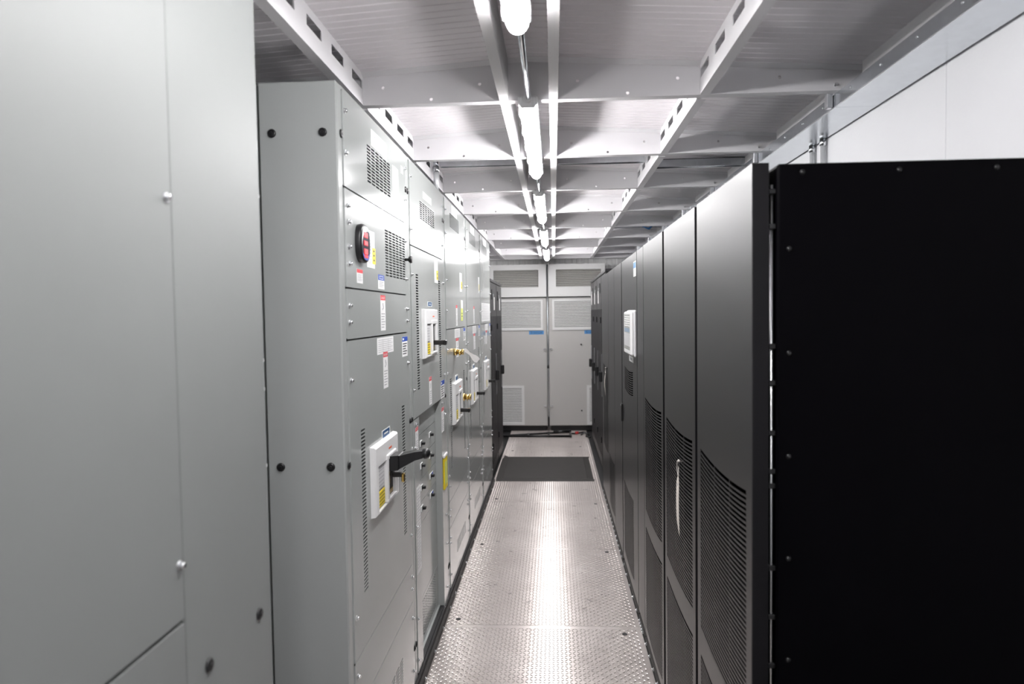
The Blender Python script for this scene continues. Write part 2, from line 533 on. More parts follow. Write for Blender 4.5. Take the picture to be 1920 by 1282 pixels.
for yb in BEAMS:
    mb = MB()
    hc = ((-.576, 2.388), (-.41, 2.3445), (-.243, 2.390), (.089, 2.390), (.256, 2.3445), (.422, 2.388), (.756, 2.380))
    hr = .0075; zm = 2.398
    mb.plate(1, yb, yb + .003, XL, XR, ZB, zm, [(x - hr, x + hr, z - hr, z + hr) for x, z in hc], 'beam_paint')
    for x, z in hc:
        for yy_, rv in ((yb, False), (yb + .003, True)):
            V = []; F = []
            for k in range(8):
                a_ = math.pi / 4 * k; c_, s_ = math.cos(a_), math.sin(a_)
                m_ = max(abs(c_), abs(s_))
                V += [(x + hr * c_ / m_, yy_, z + hr * s_ / m_), (x + .0058 * c_, yy_, z + .0058 * s_)]
            for k in range(8):
                l = (k + 1) % 8; f_ = (2 * k, 2 * l, 2 * l + 1, 2 * k + 1); F.append(f_ if not rv else f_[::-1])
            mb.add(V, F, 'beam_paint')
    pts = [(XL, zm), (XR, zm), (XR, roof(XR) + .004), (XC, roof(XC) + .004), (XL, roof(XL) + .004)]
    mb.prism(pts, 1, yb, yb + 0.003, 'beam_paint')
    mb.box(XL, XR, yb - 0.001, yb + 0.034, ZB - 0.003, ZB, 'beam_paint')
    # folded strip where web meets roof
    for s0, s1 in ((XL, XC), (XC, XR)):
        mb.add([(s0, yb - 0.022, roof(s0) - .0015), (s1, yb - 0.022, roof(s1) - .0015), (s1, yb - .001, roof(s1) - .012), (s0, yb - .001, roof(s0) - .012),
                (s0, yb - 0.022, roof(s0) + .002), (s1, yb - 0.022, roof(s1) + .002)],
               [(0, 1, 2, 3), (4, 5, 1, 0)], 'beam_paint')
    mb.build('cross_beam', ceil)
for i in range(len(BEAMS) - 1):
    ya, yb = BEAMS[i], BEAMS[i + 1]
    if yb < 0.5: continue
    for side, X in ((-1, -0.645), (1, 0.495)):
        mb = MB()
        holes = []
        for k in range(4):
            e = yb - 0.010 - k * 0.2075
            if e - 0.12 > ya + 0.05: holes.append((e - 0.12, e, 2.382, 2.412))
        xo = X + side * 0.003
        mb.plate(0, min(X, xo), max(X, xo), ya + 0.004, yb - 0.001, ZB + 0.0005, roof(X) + .002, holes, 'beam_paint')
        mb.box(X, X + side * 0.032, ya + 0.065, yb - 0.001, ZB - 0.0025, ZB + 0.0005, 'beam_paint')
        mb.build('slotted_channel', ceil)
    for X0, X1, Xw in ((-0.176, -0.146, -0.1475), (-0.008, 0.022, 0.0205)):
        mb = MB()
        mb.box(X0, X1, ya + 0.037, yb - 0.001, ZB - 0.0025, ZB + .0005, 'rail_paint')
        mb.box(Xw - .0015, Xw + .0015, ya + 0.004, yb - 0.001, ZB + .0005, 2.468, 'rail_paint')
        mb.build('light_rail', ceil)
    mb = MB(); mb.box(1.0, 1.003, ya + 0.06, yb - 0.05, 2.365, roof(1.0) + .002, 'beam_paint'); mb.box(1.0, 1.03, ya + .06, yb - .05, 2.362, 2.365, 'beam_paint')
    mb.build('edge_angle', ceil)

# ------------------------------------------------------------------ ceiling lights
def light(ya, yb, label):
    t = empty('ceiling_light', (XC, (ya + yb) / 2, 2.333)); tag(t, label, 'light', 'strip lights in a line over the aisle')
    # diffuser: half round trough with rounded ends
    mb = MB(); secs = []
    N = 8
    prof = [(ya + .014, .55), (ya + .030, .92), (ya + .055, 1), (yb - .055, 1), (yb - .030, .92), (yb - .014, .55)]
    V = []; F = []
    for (y, s) in prof:
        for k in range(N + 1):
            a = math.pi * k / N
            V.append((XC - 0.029 * s * math.cos(a), y, 2.300 - 0.034 * s * math.sin(a)))
    for i in range(len(prof) - 1):
        for k in range(N):
            a = i * (N + 1) + k
            F.append((a, a + N + 1, a + N + 2, a + 1))
    F.append(tuple(range(N + 1))); o = (len(prof) - 1) * (N + 1); F.append(tuple(range(o, o + N + 1))[::-1])
    mb.add(V, F, 'lamp_lens', True); mb.build('diffuser', t)
    mb = MB(); mb.cbox(XC - .033, XC + .033, ya + .008, yb - .008, 2.300, 2.3295, 'lamp_housing', .006); mb.build('housing', t)
    for y, s in ((ya, 1), (yb, -1)):
        mb = MB(); mb.tube([(XC, y - .022 * s, 2.314), (XC, y + .012 * s, 2.314)], 0.014, 'lamp_housing', 10)
        mb.cbox(XC - .026, XC + .026, min(y, y + .02 * s), max(y, y + .02 * s), 2.288, 2.326, 'lamp_housing', .006); mb.build('end_cap', t)
    n = 5
    for k in range(n):
        y = ya + .09 + (yb - ya - .18) * k / (n - 1)
        for s in (-1, 1):
            mb = MB(); mb.cbox(XC + s * .031 - .003, XC + s * .031 + .003, y - .014, y + .014, 2.283, 2.318, 'lamp_housing', .002); mb.build('clip', t)
LY = [(-1.18, -.05), (0.57, 1.70), (2.315, 3.48), (4.06, 5.20), (5.83, 6.97), (7.60, 8.84)]
LL = ['strip light overhead behind the viewpoint, out of the picture', 'glowing strip light cut off by the top edge of the picture', 'long bright strip light over the first grey switchgear section',
      'bright strip light third along the ceiling line, past the second beam', 'small bright strip light second from the end wall', 'smallest bright strip light closest to the end wall']
for (a, b), l in zip(LY, LL): light(a, b, l)
for i in range(len(LY) - 1):
    a, b = LY[i][1] + .022, LY[i + 1][0] - .022
    mb = MB(); mb.tube([(XC + .003, a - .0, 2.314), (XC + .003, b + .0, 2.314)], 0.0085, 'galvanised', 10)
    o = mb.build('light_conduit')
    tag(o, ['thin metal conduit overhead behind the viewpoint', 'long thin metal conduit joining the cut-off light to the next light', 'short thin conduit just beyond the longest strip light',
            'tiny conduit between the third and fourth strip lights', 'tiny conduit leading into the last strip light'][i], 'conduit', 'conduits between the strip lights')

# ------------------------------------------------------------------ labels on the left gear (plane facing +x)
def sticker(parent, x, y0, y1, z0, z1, kind):
    mb = MB(); t = x + 0.0006
    w, h = y1 - y0, z1 - z0
    def q(a0, a1, b0, b1, m, e=0.0002):
        mb.add([(t + e, y0 + w * a0, z0 + h * b0), (t + e, y0 + w * a1, z0 + h * b0), (t + e, y0 + w * a1, z0 + h * b1), (t + e, y0 + w * a0, z0 + h * b1)], [(0, 1, 2, 3)], m)
    base = {'lime': 'label_lime', 'silver': 'label_silver', 'yellow': 'label_yellow', 'bluetag': 'label_white'}.get(kind, 'label_white')
    mb.box(x, t, y0, y1, z0, z1, base)
    def T(s, cy, cz, ht, m, wd): mb.text(s, (t + .0003, y0 + w * cy, z0 + h * cz), (0, 1, 0), (0, 0, 1), ht, m, .0001, wd)
    name = 'label'
    if kind == 'danger':
        q(0, 1, .86, 1, 'label_red'); T('DANGER', .5, .93, h * .075, 'label_white', w * .85)
        # flash symbol
        q(.42, .56, .70, .78, 'label_print'); q(.5, .64, .62, .71, 'label_print'); q(.36, .5, .58, .63, 'label_print')
        for k in range(6): q(.12, .88 - .1 * (k % 3), .46 - .075 * k, .485 - .075 * k, 'label_print')
    elif kind == 'shortred':
        q(0, 1, .74, 1, 'label_red')
        for k in range(6): q(.14, .86 - .08 * (k % 2), .62 - .09 * k, .65 - .09 * k, 'label_print')
    elif kind == 'notice':
        q(0, 1, .62, 1, 'label_blue'); q(.2, .82, .7, .92, 'label_white', .0003); q(.26, .76, .74, .88, 'label_blue', .0004)
        T('NOTICE', .51, .81, h * .09, 'label_white', w * .44)
        for k in range(4): q(.14, .86 - .12 * (k % 2), .48 - .11 * k, .52 - .11 * k, 'label_print')
    elif kind == 'blue':
        q(0, 1, .76, 1, 'label_blue'); q(.08, .34, .83, .93, 'label_white', .0003)
        for k in range(5): q(.1, .9 - .12 * (k % 3), .62 - .125 * k, .67 - .125 * k, 'ink')
    elif kind == 'logo':
        for s, c in (('E', .22), ('T', .42), ('N', .62)): T(s, c, .55, h * .34, 'logo_blue', w * .13)
        q(.30, .33, .42, .48, 'logo_blue'); q(.30, .33, .60, .66, 'logo_blue'); q(.50, .53, .50, .58, 'logo_blue')
    elif kind == 'slimlogo':
        for s, c in (('E', .25), ('T', .5), ('N', .75)): T(s, c, .88, h * .09, 'logo_blue', w * .2)
        for k in range(8): q(.15, .85, .7 - .07 * k, .715 - .07 * k, 'label_silver')
    elif kind == 'placard':
        for k in range(7): q(.06, .94 - .1 * (k % 2), .84 - .12 * k, .865 - .12 * k, 'label_print')
        q(.33, .34, .06, .9, 'label_print'); q(.66, .67, .06, .9, 'label_print')
    elif kind == 'meterplacard':
        for k in range(9): q(.1, .6, .9 - .085 * k, .915 - .085 * k, 'label_print')
        q(.08, .5, .1, .2, 'label_silver')
        q(.66, 1.08, .12, .56, 'label_yellow', .0004)
        for a in (.2, .33, .45): q(.8, .95, a, a + .05, 'ink', .0006)
    elif kind == 'yellowside':
        for k in range(6): q(.1, .8, .93 - .06 * k, .94 - .06 * k, 'label_silver')
        q(.55, 1.05, .14, .55, 'label_yellow', .0004); q(.72, .9, .2, .26, 'ink', .0006); q(.72, .9, .38, .44, 'ink', .0006)
    elif kind == 'lime':
        q(0, 1, .6, 1, 'label_white'); q(.2, .8, .2, .24, 'ink'); q(.2, .8, .34, .38, 'ink')
    elif kind == 'list':
        for k in range(26): q(.08, .92 - .1 * (k % 3), .96 - .036 * k, .967 - .036 * k, 'label_print')
        q(.3, .31, .03, .97, 'label_print')
    elif kind == 'grid':
        for k in range(12):
            q(.05, .95, .92 - .075 * k, .94 - .075 * k, 'label_print')
    elif kind == 'bluetag':
        q(.08, .92, .1, .9, 'tag_blue'); q(.25, .75, .42, .6, 'label_white', .0004)
        name = 'name_tag'
    elif kind == 'blanktag':
        q(.12, .88, .15, .85, 'label_silver'); name = 'name_tag'
    return mb.build(name, parent)

# ------------------------------------------------------------------ switchgear
XF = -0.60
TOP = 2.268
def grid_holes(y0, y1, z0, z1, nc, nr, fy=.78, fz=.55):
    py = (y1 - y0) / (nc - 1 + fy); pz = (z1 - z0) / (nr - 1 + fz)
    return [(y0 + i * py, y0 + i * py + py * fy, z0 + j * pz, z0 + j * pz + pz * fz) for i in range(nc) for j in range(nr)]
def col_holes(y0, y1, z0, z1, n):
    p = (z1 - z0) / n
    return [(y0, y1, z0 + j * p, z0 + j * p + p * .52) for j in range(n)]
def panel(parent, y0, y1, z0, z1, holes=(), name='cover_panel', x=XF + 0.003, pm='grey_paint'):
    mb = MB()
    mb.plate(0, x - 0.0012, x, y0, y1, z0, z1, list(holes), pm)
    for a in ((y0, y0 + .002, z0, z1), (y1 - .002, y1, z0, z1)): mb.box(x - .018, x - .0012, *a, pm)
    mb.box(x - .018, x - .0012, y0, y1, z0, z0 + .002, pm); mb.box(x - .018, x - .0012, y0, y1, z1 - .002, z1, pm)
    return mb.build(name, parent)
def bolts(parent, pts, x=XF + 0.003):
    for y, z in pts: put('bolt', BOLT, parent, (x, y, z), (random.random() * 3, 0, 0))
def plugs(parent, pts, x=XF):
    for y, z in pts: put('hole_plug', PLUG, parent, (x, y, z))
def enclosure(t, y0, y1, depth_back=-1.20, top=TOP, z0=0.055):
    mb = MB()
    mb.cbox(-0.825, XF, y0 + .0008, y0 + .045, z0, top, 'grey_paint', .004)    # near post
    mb.cbox(-0.825, XF, y1 - .040, y1 - .0008, z0, top, 'grey_paint', .004)
    mb.box(-0.825, XF - .002, y0 + .045, y1 - .040, top - .012, top, 'grey_paint')
    mb.box(-0.825, XF - .02, y0 + .045, y1 - .040, z0, z0 + .01, 'grey_paint')
    mb.box(-0.83, -0.826, y0 + .02, y1 - .02, z0, top - .002, 'black_gap')
    mb.cbox(depth_back, -0.831, y0 + .0008, y1 - .0008, z0, top, 'grey_paint', .004)
    o = mb.build('enclosure', t)
    mb = MB(); mb.box(depth_back, -0.592, y0, y1, 0.0005, z0 - .0005, 'black_gap'); mb.box(-0.592, -0.580, y0 + .0015, y1 - .0015, 0.0025, .03, 'rubber')
    b = mb.build('base_channel', t)
    for k in range(4):
        y = y0 + .1 + k * (y1 - y0 - .2) / 3
        put('bolt', BOLT, b, (-.5795, y, .018), (0, 0, 0))
    return o

def breaker(t, y0, y1, z0, z1, hz, hl, style='toggle'):
    """moulded breaker bezel with its operating handle; faces +x"""
    xf = -0.578; x0 = XF + .003
    w, h = y1 - y0, z1 - z0
    mb = MB()
    def Y(a): return y0 + w * a
    def Z(a): return z0 + h * a
    # rim in four chamfered pieces
    c = .007; wy0, wy1, wz0, wz1 = Y(.11), Y(.93), Z(.05), Z(.70)
    V = [(x0, Y(0), Z(0)), (x0, Y(1), Z(0)), (x0, Y(1), Z(1)), (x0, Y(0), Z(1))]
    V += [(xf - .005, Y(0) + .002, Z(0) + .002), (xf - .005, Y(1) - .002, Z(0) + .002), (xf - .005, Y(1) - .002, Z(1) - .002), (xf - .005, Y(0) + .002, Z(1) - .002)]
    V += [(xf, Y(0) + c, Z(0) + c), (xf, Y(1) - c, Z(0) + c), (xf, Y(1) - c, Z(1) - c), (xf, Y(0) + c, Z(1) - c)]
    V += [(xf, wy0, wz0), (xf, wy1, wz0), (xf, wy1, wz1), (xf, wy0, wz1)]
    V += [(xf - .012, wy0, wz0), (xf - .012, wy1, wz0), (xf - .012, wy1, wz1), (xf - .012, wy0, wz1)]
    F = []
    for q in range(4):
        for k in range(4):
            l = (k + 1) % 4; F.append((q * 4 + k, q * 4 + l, q * 4 + 4 + l, q * 4 + 4 + k))
    mb.add(V, F, 'white_plastic')
    b = mb.build('circuit_breaker', t)
    mb = MB(); mb.box(x0, xf - .009, Y(.11), Y(.91), Z(.04), Z(.72), 'breaker_face'); mb.build('breaker_face', b)
    # inner trip window frame
    fy0, fy1 = (.44, .84)
    mb = MB()
    xm = xf + .004
    mb.cbox(xf - .012, xm, Y(fy0), Y(fy0 + .07), Z(.06), Z(.70), 'white_plastic', .003)
    mb.cbox(xf - .012, xm, Y(fy1 - .06), Y(fy1), Z(.06), Z(.70), 'white_plastic', .003)
    mb.cbox(xf - .012, xm + .001, Y(fy0) - .001, Y(fy1) + .001, Z(.685), Z(.77), 'white_plastic', .003)
    mb.cbox(xf - .012, xm + .001, Y(fy0) - .001, Y(fy1) + .001, Z(.055), Z(.11), 'white_plastic', .003)
    mb.build('handle_frame', b)
    mb = MB(); mb.box(xf - .012, xf - .006, Y(fy0 + .07), Y(fy1 - .06), Z(.11), Z(.69), 'dark_slot')
    mb.box(xf - .006, xf - .003, Y(fy0 + .10), Y(fy0 + .18), Z(.30), Z(.55), 'brass'); mb.box(xf - .006, xf - .003, Y(fy0 + .1), Y(fy1 - .1), Z(.14), Z(.2), 'brass')
    mb.build('trip_window', b)
    mb = MB(); mb.box(xf - .009, xf - .006, Y(.15), Y(.42), Z(.08), Z(.30), 'label_yellow')
    for k in range(4): mb.box(xf - .006, xf - .0058, Y(.17), Y(.40), Z(.11 + .05 * k), Z(.12 + .05 * k), 'ink')
    mb.build('warning_label', b)
    mb = MB(); mb.box(xf - .009, xf - .0065, Y(.15), Y(.42), Z(.34), Z(.66), 'label_silver')
    for k in range(5): mb.box(xf - .0065, xf - .0063, Y(.18), Y(.39), Z(.38 + .055 * k), Z(.39 + .055 * k), 'label_print')
    mb.build('rating_plate', b)
    mb = MB(); mb.box(xf, xf + .0006, Y(.55), Y(.68), Z(.83), Z(.855), 'label_orange'); mb.build('status_mark', b)
    yc = Y((fy0 + fy1) / 2 + .01)
    mb = MB()
    if style == 'lever':
        def sec(x, cz, hy, hz_):
            return [(x, yc - hy, cz - hz_), (x, yc + hy, cz - hz_), (x, yc + hy, cz + hz_), (x, yc - hy, cz + hz_)]
        S = [sec(-.588, hz, .042, .026), sec(-.545, hz + .004, .042, .026), sec(-.541, hz + .005, .036, .023), sec(-.490, hz + .023, .022, .015), sec(-.462, hz + .028, .018, .0125)]
        V = sum(S, []); F = [(3, 2, 1, 0)]
        for i in range(len(S) - 1):
            for k in range(4):
                l = (k + 1) % 4; F.append((i * 4 + k, i * 4 + l, i * 4 + 4 + l, i * 4 + 4 + k))
        F.append(tuple(len(V) - 4 + k for k in range(4)))
        mb.add(V, F, 'black_plastic'); mb.ball((-.455, yc, hz + .029), .0190, 'black_plastic', 16, 12, (.9, 1.25, 1))
        mb.build('handle', b)
        mb = MB(); mb.cbox(-.585, -.549, yc + .034, yc + .050, hz - .064, hz - .046, 'dark_slot', .003); mb.cbox(-.552, -.540, yc + .034, yc + .050, hz - .082, hz - .050, 'brass', .003); mb.build('lock_hasp', b)
    else:
        mb.cbox(-.590, -.578 + hl, yc - .016, yc + .016, hz - .011, hz + .011, 'black_plastic', .004)
        mb.cbox(-.578 + hl - .008, -.578 + hl + .004, yc - .022, yc + .022, hz - .012, hz + .012, 'black_plastic', .003)
        mb.build('handle', b)
    return b

SB = [1.93, 2.842, 3.777, 4.70, 5.62, 6.545]
def section(i, label):
    y0, y1 = SB[i], SB[i + 1]
    t = empty('switchgear_section', ((-0.6 - 1.2) / 2, (y0 + y1) / 2, 0)); tag(t, label, 'switchgear', 'grey switchgear sections in a row')
    e = enclosure(t, y0, y1)
    return t, e, y0 + .047, y1 - .042, y0, y1

# --- section 1
t, e, a, b, y0, y1 = section(0, 'first grey switchgear section with oval power meter, long lever breaker and plain side panel')
pA = panel(t, a, b, 1.983, 2.256, grid_holes(2.232, 2.545, 2.043, 2.163, 6, 12))
pB = panel(t, a, b, 1.693, 1.978, grid_holes(2.452, 2.776, 1.750, 1.915, 6, 17))
pC = panel(t, a, b, 1.541, 1.688)
pD = panel(t, a, b, 0.580, 1.536, col_holes(2.090, 2.135, .748, 1.262, 44) + col_holes(2.667, 2.714, .742, 1.258, 44))
pE = panel(t, a, b, 0.424, 0.576)
pF = panel(t, a, b, 0.064, 0.420, grid_holes(2.22, 2.595, .19, .287, 6, 9))
bolts(pA, [(1.994, 2.201), (1.994, 2.081), (2.795, 2.199), (2.793, 2.076)])
bolts(pB, [(2.008, 1.931), (2.01, 1.884), (2.01, 1.812), (2.01, 1.762), (2.79, 1.907), (2.788, 1.754)])
bolts(pC, [(2.000, 1.639), (1.998, 1.590), (2.793, 1.633), (2.793, 1.585)])
bolts(pD, [(1.997, 1.419), (2.79, 1.414), (1.997, .709), (2.79, .702)])
bolts(pE, [(1.997, .532), (2.79, .528), (2.79, .476)])
bolts(pF, [(2.79, .355), (2.79, .132), (1.998, .3)])
plugs(e, [(1.965, 2.128), (1.965, 1.175), (1.965, .21), (2.822, 2.121), (2.826, 1.171), (2.826, .21)])
for x in (-.787, -.641):
    for z in (2.125, 1.178, .21): put('hole_plug', PLUG, e, (x, 1.9305, z), (0, 0, -math.pi / 2))
sticker(pA, XF + .003, 2.286, 2.50, 2.172, 2.226, 'logo'); sticker(pA, XF + .003, 2.585, 2.682, 2.061, 2.171, 'slimlogo'); sticker(pA, XF + .003, 2.73, 2.77, 2.17, 2.20, 'silver')
sticker(pB, XF + .003, 2.203, 2.301, 1.765, 1.886, 'meterplacard'); sticker(pB, XF + .003, 2.083, 2.148, 1.709, 1.752, 'shortred'); sticker(pB, XF + .003, 2.338, 2.424, 1.700, 1.749, 'notice')
sticker(pC, XF + .003, 2.364, 2.432, 1.556, 1.679, 'danger')
sticker(pD, XF + .003, 2.307, 2.544, 1.475, 1.532, 'placard'); sticker(pD, XF + .003, 2.692, 2.79, 1.444, 1.523, 'blue'); sticker(pD, XF + .003, 2.386, 2.452, 1.352, 1.480, 'danger')
sticker(pD, XF + .003, 2.345, 2.463, 1.180, 1.210, 'bluetag')
breaker(t, 2.185, 2.51, .952, 1.183, 1.093, .13, 'lever')
# oval power meter
def meter(t):
    yc, zc = 2.124, 1.832
    def outline(sy, sz, n=28, sk=.0):
        P = []
        for k in range(n):
            a = 2 * math.pi * k / n
            c, s_ = math.cos(a), math.sin(a)
            y = sy * (abs(c) ** .7) * (1 if c > 0 else -1); z = sz * (abs(s_) ** .85) * (1 if s_ > 0 else -1)
            P.append((yc + y, zc + z))
        return P
    mb = MB(); rings = [(XF + .003, .053, .058), (XF + .015, .054, .060), (XF + .021, .051, .057), (XF + .023, .047, .053)]
    V = []; n = 28
    for x, sy, sz in rings: V += [(x, p[0], p[1]) for p in outline(sy, sz)]
    F = []
    for i in range(len(rings) - 1):
        for k in range(n):
            l = (k + 1) % n; F.append((i * n + k, i * n + l, (i + 1) * n + l, (i + 1) * n + k))
    mb.add(V, F, 'black_plastic', True)
    o = mb.build('power_meter', t)
    mb = MB(); fp = outline(.047, .053); x = XF + .023
    mb.add([(x, p[0], p[1]) for p in fp], [tuple(range(n))], 'lens_dark')
    mb.build('face', o)
    # silver crescent on the upper near side, blue band below
    def crescent(name, m, a0, a1, s_in):
        mb = MB(); V = []; F = []; N = 12
        for k in range(N + 1):
            a = a0 + (a1 - a0) * k / N
            c, s_ = math.cos(a), math.sin(a)
            y = (abs(c) ** .7) * (1 if c > 0 else -1); z = (abs(s_) ** .85) * (1 if s_ > 0 else -1)
            th = math.sin(math.pi * k / N)
            q = 1 - (1 - s_in) * th
            V += [(x + .0006, yc + .046 * y, zc + .052 * z), (x + .0006, yc + .046 * y * q, zc + .052 * z * q)]
        for k in range(N): F.append((2 * k, 2 * k + 2, 2 * k + 3, 2 * k + 1))
        mb.add(V, F, m); mb.build(name, o)
    crescent('silver_band', 'label_white', rad(40), rad(190), .62)
    crescent('blue_band', 'label_blue', rad(210), rad(335), .70)
    for z, hh in ((1.857, .011), (1.832, .0095), (1.806, .0115), (1.791, .006)):
        mb = MB(); mb.cbox(x - .001, x + .0015, 2.100, 2.142, z - hh * .8, z + hh * .8, 'led_red', .0015); mb.build('display', o)
meter(t)
mb = MB(); mb.tube([(XF + .003, 2.775, 1.832), (XF + .02, 2.775, 1.832)], .006, 'black_plastic', 10); mb.tube([(XF + .02, 2.775, 1.832), (XF + .025, 2.775, 1.832), (XF + .033, 2.775, 1.832)], [.012, .015, .013], 'black_plastic', 8); mb.build('knob', t)

# --- section 2 (breaker above, recessed panelboard below)
t, e, a, b, y0, y1 = section(1, 'second grey switchgear section with recessed panelboard of small breakers at the bottom')
pA = panel(t, a, b, 1.905, 2.256, grid_holes(3.112, 3.487, 2.043, 2.122, 6, 9))
pB = panel(t, a, b, 1.166, 1.900, col_holes(2.990, 3.040, 1.281, 1.792, 44) + col_holes(3.582, 3.632, 1.281, 1.790, 44))
bolts(pA, [(2.897, 2.19), (2.897, 1.97), (3.722, 2.19), (3.722, 1.98)])
bolts(pB, [(2.897, 1.780), (3.722, 1.777), (3.722, 1.283), (2.897, 1.289)])
plugs(e, [(2.862, 2.121), (2.862, 1.171), (2.862, .21), (3.757, 2.121), (3.757, 1.165), (3.757, .21)])
sticker(pA, XF + .003, 3.193, 3.413, 2.146, 2.178, 'logo'); sticker(pA, XF + .003, 3.56, 3.66, 1.93, 2.03, 'slimlogo')
sticker(pB, XF + .003, 3.465, 3.568, 1.770, 1.887, 'yellowside'); sticker(pB, XF + .003, 3.263, 3.330, 1.177, 1.310, 'danger'); sticker(pB, XF + .003, 3.597, 3.715, 1.164, 1.258, 'blue')
sticker(pB, XF + .003, 3.259, 3.379, 1.648, 1.671, 'bluetag')
breaker(t, 3.105, 3.44, 1.408, 1.636, 1.474, .055)
jl = panel(t, a, 3.002, .070, 1.160, name='jamb_cover'); jr = panel(t, 3.602, b, .050, 1.160, name='jamb_cover')
bolts(jl, [(2.93, 1.14), (2.905, 1.04), (2.905, .7), (2.905, .3), (2.905, .12)]); bolts(jr, [(3.63, 1.14), (3.71, 1.07), (3.71, .52), (3.71, .36), (3.71, .12)])
sticker(jl, XF + .003, 2.916, 2.976, 1.012, 1.124, 'danger'); sticker(jr, XF + .003, 3.606, 3.682, .985, 1.115, 'danger'); sticker(jl, XF + .003, 2.915, 2.998, .49, .865, 'list')
mb = MB(); mb.box(-.66, XF - .001, 2.999, 3.001, .06, 1.166, 'grey_paint'); mb.box(-.66, XF - .001, 3.601, 3.603, .05, 1.166, 'grey_paint'); mb.box(-.66, XF - .001, 3.0, 3.602, .056, .062, 'black_gap')
mb.box(-.66, XF - .001, 3.0, 3.602, 1.166, 1.170, 'grey_paint')
mb.build('recess_lining', t)
zs = [1.165, 1.049, .940, .835, .731, .633, .285, .064]
XI = -.630
for k in range(7):
    zt, zb = zs[k], zs[k + 1]
    hol = grid_holes(3.17, 3.52, .09, .265, 12, 14, .6, .5) if k == 6 else []
    p = panel(t, 3.003, 3.600, zb + .002, zt - .001, hol, 'breaker_cover' if 1 <= k <= 4 else 'filler_cover', XI)
    if 1 <= k <= 4:
        zc = zb + .066
        for j, yy in enumerate((3.20, 3.435)):
            mb = MB(); mb.box(XI, XI + .003, yy - .024, yy + .022, zc - .013, zc + .013, 'label_white'); mb.box(XI + .003, XI + .0036, yy - .012, yy + .02, zc - .012, zc + .010, 'dark_slot')
            mb.cbox(XI, XI + .019, yy - .002, yy + .018, zc - .007, zc + .005, 'black_plastic', .002); mb.build('toggle_switch', p)
            if (k, j) in ((2, 0), (3, 0), (3, 1), (4, 1)):
                dy = -.055 if j == 0 else .045
                mb = MB(); mb.box(XI, XI + .0012, yy + dy - .02, yy + dy + .02, zc - .016, zc + .012, 'label_white'); mb.box(XI + .0012, XI + .0016, yy + dy - .016, yy + dy + .016, zc - .013, zc + .009, 'label_blue'); mb.build('circuit_tag', p)
mb = MB(); mb.cbox(XF + .003, XF + .012, 3.622, 3.722, .675, .845, 'label_yellow', .003); mb.box(XF + .012, XF + .0124, 3.63, 3.71, .70, .82, 'label_lime'); mb.cbox(XF + .003, XF + .014, 3.618, 3.726, .845, .862, 'paper_white', .003); mb.build('label_holder', t)

# --- sections 3, 4, 5
def big_section(i, label, slots, brk, extras):
    t, e, a, b, y0, y1 = section(i, label)
    d = y0 - 3.777
    pA = panel(t, a, b, 1.527, 2.256, grid_holes(4.018 + d, 4.396 + d, 2.118, 2.197, 6, 9))
    pD = panel(t, a, b, 0.553, 1.522, col_holes(slots[0], slots[0] + .058, slots[2], slots[3], 44) + col_holes(slots[1], slots[1] + .058, slots[2], slots[3], 44))
    pE = panel(t, a, b, 0.404, 0.549)
    pF = panel(t, a, b, 0.064, 0.400, grid_holes(4.10 + d, 4.495 + d, .172, .245, 6, 9))
    for p, zz in ((pA, (2.19, 2.06, 1.80, 1.63)), (pD, (1.41, 1.28, .70, .64)), (pE, (.51, .47)), (pF, (.35, .32, .14))):
        bolts(p, [(a + .012, z) for z in zz] + [(b - .012, z - .006) for z in zz])
    plugs(e, [(y0 + .02, 2.121), (y1 - .018, 2.121), (y0 + .02, .21), (y1 - .018, 1.17), (y1 - .018, .21)])
    sticker(pA, XF + .003, 4.10 + d, 4.32 + d, 2.20, 2.254, 'logo')
    if i < 4: sticker(pA, XF + .003, 4.212 + d, 4.277 + d, 1.538, 1.665, 'danger')
    sticker(pD, XF + .003, 4.142 + d, 4.373 + d, 1.465, 1.520, 'placard'); sticker(pD, XF + .003, 4.535 + d, 4.64 + d, 1.434, 1.517, 'blue'); sticker(pD, XF + .003, 4.19 + d, 4.30 + d, 1.345, 1.462, 'danger')
    mb = MB(); yy = brk + .13
    mb.box(XF + .003, XF + .006, yy, yy + .10, 1.205, 1.24, 'label_white'); mb.box(XF + .006, XF + .0064, yy + .01, yy + .09, 1.21, 1.232, 'tag_blue'); mb.build('name_tag', pD)
    breaker(t, brk, brk + .335, .962, 1.205, 1.02, .055)
    return t, pA, pD
t3, pA, pD = big_section(2, 'third grey switchgear section with brass key locks and a white dangling tag', (3.925, 4.512, .722, 1.244), 4.00, None)
sticker(pA, XF + .003, 4.442, 4.535, 1.566, 1.70, 'lime'); sticker(pA, XF + .003, 4.405, 4.508, 1.754, 1.874, 'yellowside')
def lock(t, y, z, s=1.0):
    mb = MB()
    mb.tube([(XF + .003, y, z), (XF + .022, y, z)], .020 * s, 'brass', 12); mb.tube([(XF + .022, y, z), (XF + .05, y, z)], .014 * s, 'brass', 12)
    mb.cbox(XF + .01, XF + .03, y + .01, y + .07, z - .013, z + .013, 'brass', .004)
    mb.tube([(XF + .03, y + .045, z), (XF + .05, y + .045, z)], .011, 'brass', 10); mb.tube([(XF + .05, y, z), (XF + .062, y, z)], .017 * s, 'brass', 8)
    mb.cbox(XF + .035, XF + .045, y - .03, y + .03, z - .02, z - .006, 'brass', .003)
    return mb.build('key_lock', t)
lock(t3, 4.10, 1.385); lock(t3, 4.43, 1.075, 1.2)
t4, pA, pD = big_section(3, 'fourth grey switchgear section, between the tagged one and the last one', (4.852, 5.436, .722, 1.352), 4.895, None)
sticker(pA, XF + .003, 5.50, 5.56, 1.777, 1.902, 'yellowside')
t5, pA, pD = big_section(4, 'last grey switchgear section, next to the black racks, with pale gridded placard', (5.785, 6.40, .722, 1.232), 5.825, None)
